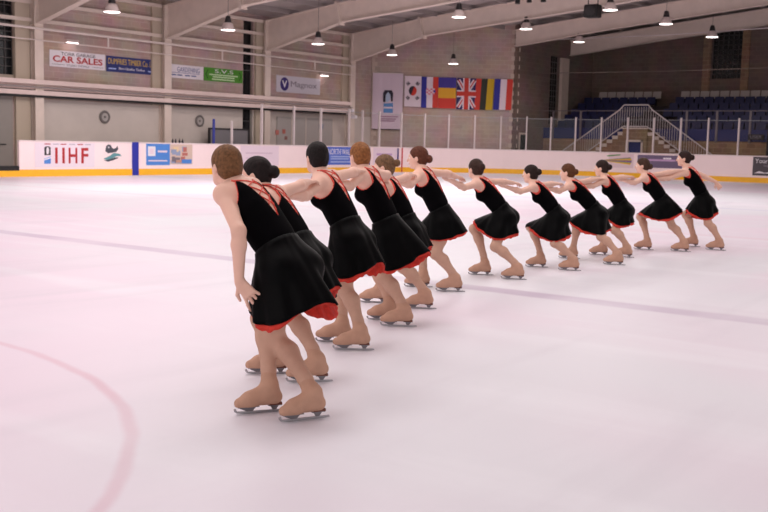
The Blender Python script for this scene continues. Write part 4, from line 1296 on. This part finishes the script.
    ring = []
    for a in th:
        dr = pf*math.cos(a) + pl*math.sin(a)              # a=0 front, a=pi/2 right
        r = np.linspace(0.02, 0.3, 113); d = T.ev(wc + r[:, None]*dr)
        i = np.argmax(d > off + 0.002); ring.append(wc + dr*r[i])
    ring = np.array(ring)
    hfp, hbp, hsp = A('hf'), A('hb'), A('hs')
    hc = (hfp + hbp)/2; ax = (hfp - hbp)/2
    rside = info.get('rside', 0.215)*s
    sag = np.clip(hc[2] - hsp[2], 0.0, 0.13)
    dirF = U(np.array([ax[0], ax[1], 0])); dirR = np.array([dirF[1], -dirF[0], 0])
    hc = hc + dirR*0.0
    rng = np.random.RandomState(info['seed'])
    hem = np.array([hc + ax*math.cos(a) + dirR*rside*math.sin(a) - np.array([0, 0, sag])*math.sin(a)**2 for a in th])
    ph = rng.uniform(0, 6.28, 3)
    LOW = Field(); LOW.p = LEG.p + T.p[:4]
    def surface(tmax, inset, fold, ragged=0.0, wave=0.0):
        ts = np.linspace(0, tmax, nz); P = np.zeros((nz, nt, 3))
        for j, t in enumerate(ts):
            tt = (t + wave*max(0, t - 0.8)/0.2*(0.6*np.sin(3*th + ph[1]) + 0.6*np.cos(th)))[:, None] if wave else t
            base = ring*(1 - tt) + hem*tt
            c = wc*(1 - t) + hc*t
            out = base - c; out[:, 2] *= 0.25
            L = np.linalg.norm(out, axis=1); un = out/np.maximum(L, 1e-6)[:, None]
            bulge = 0.008*math.sin(math.pi*min(1, t))*s
            fo = fold*(min(1, t)**1.3)*(np.sin(9*th + ph[0]) + 0.7*np.sin(5*th + ph[1]) + 0.7*np.sin(15*th + ph[2]))
            base = base + un*(bulge + fo - inset)[:, None]
            # keep outside hips and thighs
            push = np.zeros(nt)
            rr_ = np.linspace(-0.06, 0.12, 25)
            Q = base[:, None, :] + un[:, None, :]*rr_[None, :, None]
            d = LOW.ev(Q.reshape(-1, 3)).reshape(nt, -1)
            for i in range(nt):
                bad = np.nonzero(d[i] < 0.013 - inset*0.6)[0]
                if len(bad): push[i] = max(0, rr_[bad[-1]] + 0.007)
            p2 = push.copy()
            for _ in range(3): p2 = np.maximum(push, (np.roll(p2, 1) + np.roll(p2, -1) + p2)/3)
            P[j] = base + un*p2[:, None]
        # smooth along the length
        for _ in range(2):
            P[1:-1] = 0.5*P[1:-1] + 0.25*(P[:-2] + P[2:])
        if ragged:
            P[-1] += np.array([0, 0, 1.0])*(rng.uniform(-1, 1, nt)*ragged)[:, None]
        return P
    def skin_surface(P, th_, name, m):
        nz_, nt_ = P.shape[:2]
        V1 = P.reshape(-1, 3)
        c = P.mean(1, keepdims=True); inw = c - P; inw[..., 2] = 0; inw /= np.maximum(np.linalg.norm(inw, axis=-1, keepdims=True), 1e-6)
        V2 = (P + inw*th_).reshape(-1, 3)
        idx = np.arange(nz_*nt_).reshape(nz_, nt_); nx = np.roll(idx, -1, 1); N_ = nz_*nt_
        f1 = np.stack([idx[:-1], idx[1:], nx[1:], nx[:-1]], -1).reshape(-1, 4)
        f2 = f1[:, ::-1] + N_
        f3 = np.stack([idx[-1], idx[-1] + N_, nx[-1] + N_, nx[-1]], -1)
        f4 = np.stack([nx[0], nx[0] + N_, idx[0] + N_, idx[0]], -1)
        return np_mesh(name, np.concatenate([V1, V2]), np.concatenate([f1, f2, f3, f4]), [m], root)
    hl = np.linalg.norm(hem - ring, axis=1).mean()
    skin_surface(surface(1.0, 0.0, 0.009*s), 0.004, 'skirt', M_skirtm)
    Pu = surface(1.0 + info['under']/hl*s, 0.012, 0.006*s, 0.006, 0.035)
    skin_surface(Pu[nz//2:], 0.003, 'underskirt', M_under)
    # ---- boots and blades
    for k in ('left', 'right'):
        build_boot(root, A('foot' + k), A('toe' + k), A('knee' + k) - A('ankle' + k), (0.5 + 0.5*s)*0.94, voxel)
    tag(root, info['label'], 'person', 'skaters in the line')
    return root

def hairm(n, rgb): return mat('hair_' + n, rgb, 0.6, noise=0.35, nscale=60, spec=0.16)
# joint positions of each skater: base and turn on the ice, size, then points and directions in the skater's own frame
SKNAMES = ['hip', 'neck', 'head', 'hF', 'shL', 'shR', 'wL', 'wR', 'dL', 'dR', 'hf', 'hb', 'hs',
           'footleft', 'toeleft', 'ankleleft', 'kneeleft', 'footright', 'toeright', 'ankleright', 'kneeright']
def unpack(row):
    d = {'base': row[0:3], 'rot': row[3], 'sc': row[4]}
    for i, nm in enumerate(SKNAMES):
        d[nm] = row[5 + 3*i: 8 + 3*i]
    return d
SKNUM = [
 (-3.574, 3.918, 0, 1.4308, 1, 0.078, 0.037, 0.759, -0.003, 0.379, 1.168, -0.027, 0.449, 1.281, 0.087, 0.996, 0, -0.122, 0.339, 1.115, 0.14, 0.445, 1.142, -0.19, 0.117, 0.699, 0.307, 0.686, 1.016, 0.431, -0.448, -0.784, 0.712, 0.642, -0.284, 0.054, 0.233, 0.614, 0.081, -0.239, 0.607, -0.058, -0.125, 0.486, 0.039, -0.128, 0, -0.966, 0.259, -0, 0.093, -0.142, 0.14, 0.083, 0.173, 0.378, -0.039, 0.128, 0, -0.927, 0.375, -0, 0.012, 0.108, 0.14, 0.066, 0.26, 0.465),
 (-4.145, 4.595, 0, 1.7649, 0.97, 0.11, -0.053, 0.71, 0.154, 0.288, 1.105, 0.164, 0.339, 1.212, -0.174, 0.985, 0, 0.03, 0.202, 1.052, 0.314, 0.288, 1.07, -0.414, -0.015, 1.086, 0.807, 0.354, 1.129, -0.888, -0.433, 0.152, 0.987, 0.151, 0.058, 0.088, 0.175, 0.551, 0.102, -0.263, 0.56, -0.06, -0.189, 0.421, -0.031, -0.16, 0, -0.616, 0.788, -0, 0.003, -0.204, 0.14, 0.101, 0.052, 0.362, 0.031, 0.16, 0, -0.574, 0.819, -0, 0.063, 0.115, 0.14, 0.124, 0.157, 0.453),
 (-4.53, 5.59, 0, 1.7206, 1, 0.094, -0.01, 0.729, 0.115, 0.285, 1.18, 0.132, 0.326, 1.308, 0.53, 0.848, 0, -0.017, 0.213, 1.113, 0.28, 0.285, 1.145, -0.522, 0.113, 1.048, 0.787, 0.37, 1.182, -0.979, -0.195, -0.058, 0.983, 0.185, -0.003, 0.068, 0.166, 0.579, 0.095, -0.233, 0.592, -0.09, -0.106, 0.484, -0.088, -0.124, 0, -0.5, 0.866, 0, -0.06, -0.172, 0.14, -0.002, 0.002, 0.397, 0.088, 0.124, 0, -0.5, 0.866, 0, 0.115, 0.077, 0.14, 0.207, 0.184, 0.44),
 (-4.854, 6.568, 0, 1.7185, 1, 0.064, 0.034, 0.678, -0.005, 0.277, 1.194, 0.011, 0.317, 1.313, 0.454, 0.891, 0, -0.148, 0.221, 1.143, 0.16, 0.277, 1.159, -0.653, 0.125, 1.102, 0.633, 0.445, 1.095, -0.982, -0.187, 0.003, 0.919, 0.345, -0.193, 0.035, 0.212, 0.542, 0.082, -0.274, 0.58, -0.102, -0.096, 0.428, -0.095, -0.113, 0, -0.469, 0.883, 0, -0.07, -0.162, 0.14, -0.075, 0.034, 0.367, 0.095, 0.113, 0, -0.469, 0.883, 0, 0.121, 0.065, 0.14, 0.158, 0.256, 0.409),
 (-5.358, 7.328, 0, 1.8412, 0.95, 0.104, -0.077, 0.646, 0.1, 0.176, 1.092, 0.128, 0.194, 1.213, -0.139, 0.99, 0, -0.054, 0.123, 1.033, 0.257, 0.176, 1.057, -0.52, 0.01, 1.09, 0.745, 0.186, 1.108, -0.954, -0.23, 0.193, 0.998, 0.042, 0.046, 0.075, 0.133, 0.531, 0.109, -0.271, 0.525, -0.087, -0.143, 0.449, -0.058, -0.236, 0, -0.292, 0.956, 0, -0.042, -0.288, 0.14, -0.088, -0.08, 0.351, 0.058, 0.236, 0, -0.292, 0.956, 0, 0.074, 0.183, 0.14, 0.136, 0.185, 0.449),
 (-5.715, 8.421, 0, 1.8083, 1, 0.105, -0.067, 0.651, 0.052, 0.192, 1.157, 0.074, 0.226, 1.287, -0.087, 0.996, 0, -0.108, 0.153, 1.094, 0.217, 0.192, 1.122, -0.621, 0.114, 1.037, 0.713, 0.063, 1.075, -0.996, -0.075, -0.046, 0.963, -0.232, -0.14, 0.065, 0.207, 0.581, 0.122, -0.279, 0.574, -0.083, -0.131, 0.494, -0.063, -0.19, 0, -0.342, 0.94, 0, -0.045, -0.242, 0.14, -0.095, -0.042, 0.359, 0.063, 0.19, 0, -0.342, 0.94, 0, 0.082, 0.138, 0.14, 0.14, 0.218, 0.457),
 (-5.778, 9.705, 0, 1.7511, 0.94, 0.104, -0.054, 0.642, -0.004, 0.256, 1.04, 0.018, 0.287, 1.167, 0.469, 0.883, 0, -0.161, 0.209, 0.992, 0.151, 0.256, 1.005, -0.632, 0.294, 1.033, 0.603, 0.077, 0.991, -0.974, 0.176, 0.14, 0.934, -0.349, -0.081, 0.04, 0.287, 0.596, 0.112, -0.192, 0.489, -0.108, -0.083, 0.444, -0.064, -0.212, 0, -0.259, 0.966, 0, -0.05, -0.265, 0.14, -0.133, -0.019, 0.339, 0.064, 0.212, 0, -0.342, 0.94, 0, 0.083, 0.16, 0.14, 0.07, 0.308, 0.497),
 (-5.724, 10.866, 0, 1.8066, 0.88, 0.085, -0.038, 0.591, -0.004, 0.273, 0.98, 0.017, 0.308, 1.105, 0.105, 0.995, 0, -0.165, 0.226, 0.935, 0.141, 0.273, 0.945, -0.578, 0.408, 0.945, 0.576, 0.137, 0.963, -0.913, 0.4, 0.081, 0.96, -0.279, -0.021, 0.007, 0.28, 0.469, 0.094, -0.173, 0.407, -0.15, -0.015, 0.347, -0.049, -0.207, 0, -0.156, 0.988, 0, -0.04, -0.262, 0.14, -0.11, -0.034, 0.309, 0.049, 0.207, 0, -0.242, 0.97, 0, 0.062, 0.154, 0.14, 0.108, 0.315, 0.461),
 (-5.765, 11.935, 0, 1.771, 0.92, 0.093, -0.05, 0.588, -0.022, 0.302, 0.985, -0.001, 0.339, 1.113, 0.017, 1, 0, -0.189, 0.265, 0.929, 0.13, 0.302, 0.95, -0.648, 0.381, 0.908, 0.567, 0.111, 1.009, -0.969, 0.245, 0.021, 0.922, -0.383, 0.054, 0, 0.301, 0.513, 0.113, -0.203, 0.421, -0.125, -0.066, 0.373, -0.179, -0.329, 0, -0.156, 0.988, 0, -0.171, -0.383, 0.14, -0.148, -0.144, 0.328, 0.179, 0.329, 0, -0.242, 0.97, 0, 0.192, 0.276, 0.14, 0.076, 0.233, 0.435),
 (-5.879, 12.758, 0, 1.7477, 0.92, 0.132, -0.12, 0.596, 0.048, 0.149, 1.031, 0.064, 0.192, 1.16, 0.017, 1, 0, -0.117, 0.108, 0.984, 0.2, 0.149, 0.996, -0.558, 0.28, 0.921, 0.65, -0.01, 1.024, -0.931, 0.361, -0.054, 0.949, -0.314, 0.007, 0.06, 0.137, 0.567, 0.149, -0.241, 0.451, -0.098, -0.109, 0.419, -0.031, -0.17, 0, -0.156, 0.988, 0, -0.023, -0.225, 0.14, -0.074, -0.048, 0.346, 0.031, 0.17, 0, -0.242, 0.97, 0, 0.045, 0.117, 0.14, 0.261, 0.213, 0.416),
 (-5.713, 14.039, 0, 1.7462, 0.95, 0.079, -0.008, 0.625, -0.007, 0.286, 1.054, 0.012, 0.325, 1.192, -0.122, 0.993, 0, -0.18, 0.256, 1.003, 0.15, 0.286, 1.019, -0.645, 0.409, 0.972, 0.483, -0.079, 1.108, -0.95, 0.312, -0.007, 0.682, -0.724, 0.105, -0.032, 0.323, 0.523, 0.14, -0.231, 0.571, -0.138, -0.023, 0.442, 0.04, -0.247, 0, -0.122, 0.993, 0, 0.047, -0.301, 0.14, 0.057, -0.107, 0.349, -0.04, 0.247, 0, -0.208, 0.978, 0, -0.029, 0.193, 0.14, 0.148, 0.361, 0.445),
 (-5.431, 14.841, 0, 1.7463, 1, 0.078, 0.001, 0.657, 0.002, 0.28, 1.15, 0.018, 0.327, 1.299, -0.174, 0.985, 0, -0.187, 0.275, 1.081, 0.167, 0.28, 1.115, -0.538, 0.647, 0.984, 0.432, -0.062, 0.945, -0.682, 0.724, -0.105, -0.015, -0.586, -0.81, -0.019, 0.259, 0.555, 0.122, -0.164, 0.555, -0.139, -0.021, 0.446, -0.158, -0.207, 0, -0.122, 0.993, 0, -0.151, -0.262, 0.14, -0.127, -0.077, 0.376, 0.158, 0.207, 0, -0.174, 0.985, 0, 0.167, 0.153, 0.14, 0.29, 0.322, 0.457),
]
SK = [unpack(row) for row in SKNUM]
INFO = [
 dict(hair=hairm('light_brown', (112, 78, 52)), bun=(0, -0.085, -0.02, 0.04), label='nearest skater, light brown hair, left arm hanging straight down by her skirt', poleL=(-0.3, -1, 0), poleR=(0, 0, -1), spreadL=1.1, palmL=(0.64, 0.77, 0.1), curlL=0.35, thumbL=-1, tilt=0.12),
 dict(hair=hairm('black', (30, 22, 22)), bun=(0, -0.13, 0.01, 0.043), label='skater with black hair in a round bun, half hidden behind the nearest skater', tilt=0.1),
 dict(hair=hairm('near_black', (26, 20, 20)), bun=(0, -0.09, 0.0, 0.036), label='skater with smooth near black hair, third from the left, back of head to us', tilt=0.1),
 dict(hair=hairm('copper', (136, 88, 52)), bun=(0, -0.095, 0.04, 0.042), label='skater with copper blonde hair, fourth from the left, back of head to us', tilt=0.08),
 dict(hair=hairm('ash_brown', (112, 84, 62)), bun=(0, -0.135, 0.03, 0.036), label='skater with ash brown bun, mostly hidden behind the copper haired skater', tilt=0.1),
 dict(hair=hairm('auburn', (92, 52, 38)), bun=(0, -0.125, -0.015, 0.042), label='skater with auburn bun in the middle of the line, sixth from the left', tilt=0.05),
 dict(hair=hairm('dark_brown', (56, 38, 32)), bun=(0, -0.115, 0.02, 0.045), label='skater with dark brown bun, seventh from the left, front knee bent clear of her skirt', tilt=0.08),
 dict(hair=hairm('blackish_brown', (38, 26, 24)), bun=(0, -0.125, 0.02, 0.042), label='lowest crouching skater with blackish brown bun, eighth from the left', tilt=0.08),
 dict(hair=hairm('chestnut', (88, 54, 34)), bun=(0, -0.125, 0.0, 0.04), label='skater with chestnut bun, fourth from the right end of the line', tilt=0.08),
 dict(hair=hairm('brown_black', (44, 30, 26)), bun=(0, -0.125, 0.01, 0.042), label='skater with brown black bun, third from the right, in front of the rayed advert', tilt=0.08),
 dict(hair=hairm('mid_brown', (66, 46, 36)), bun=(0, -0.12, -0.02, 0.044), label='second skater from the right, skirt flying out behind her', tilt=0.08),
 dict(hair=hairm('espresso', (46, 30, 28)), bun=(0, -0.125, 0.015, 0.044), label='rightmost skater at the end of the line, free arm stretched out behind her', tilt=0.04, poleR=(1.0, 0.2, 0.0), curlR=1.25, palmR=(-0.9, 0, 0.2)),
]
for i, (K, I) in enumerate(zip(SK, INFO)):
    I['seed'] = 11 + i
    I['voxel'] = (0.0042 if i == 0 else 0.0055) if i < 3 else (0.006 if i < 6 else 0.0075)
    I['under'] = 0.022 if i < 6 else 0.034
    skater(K, I)
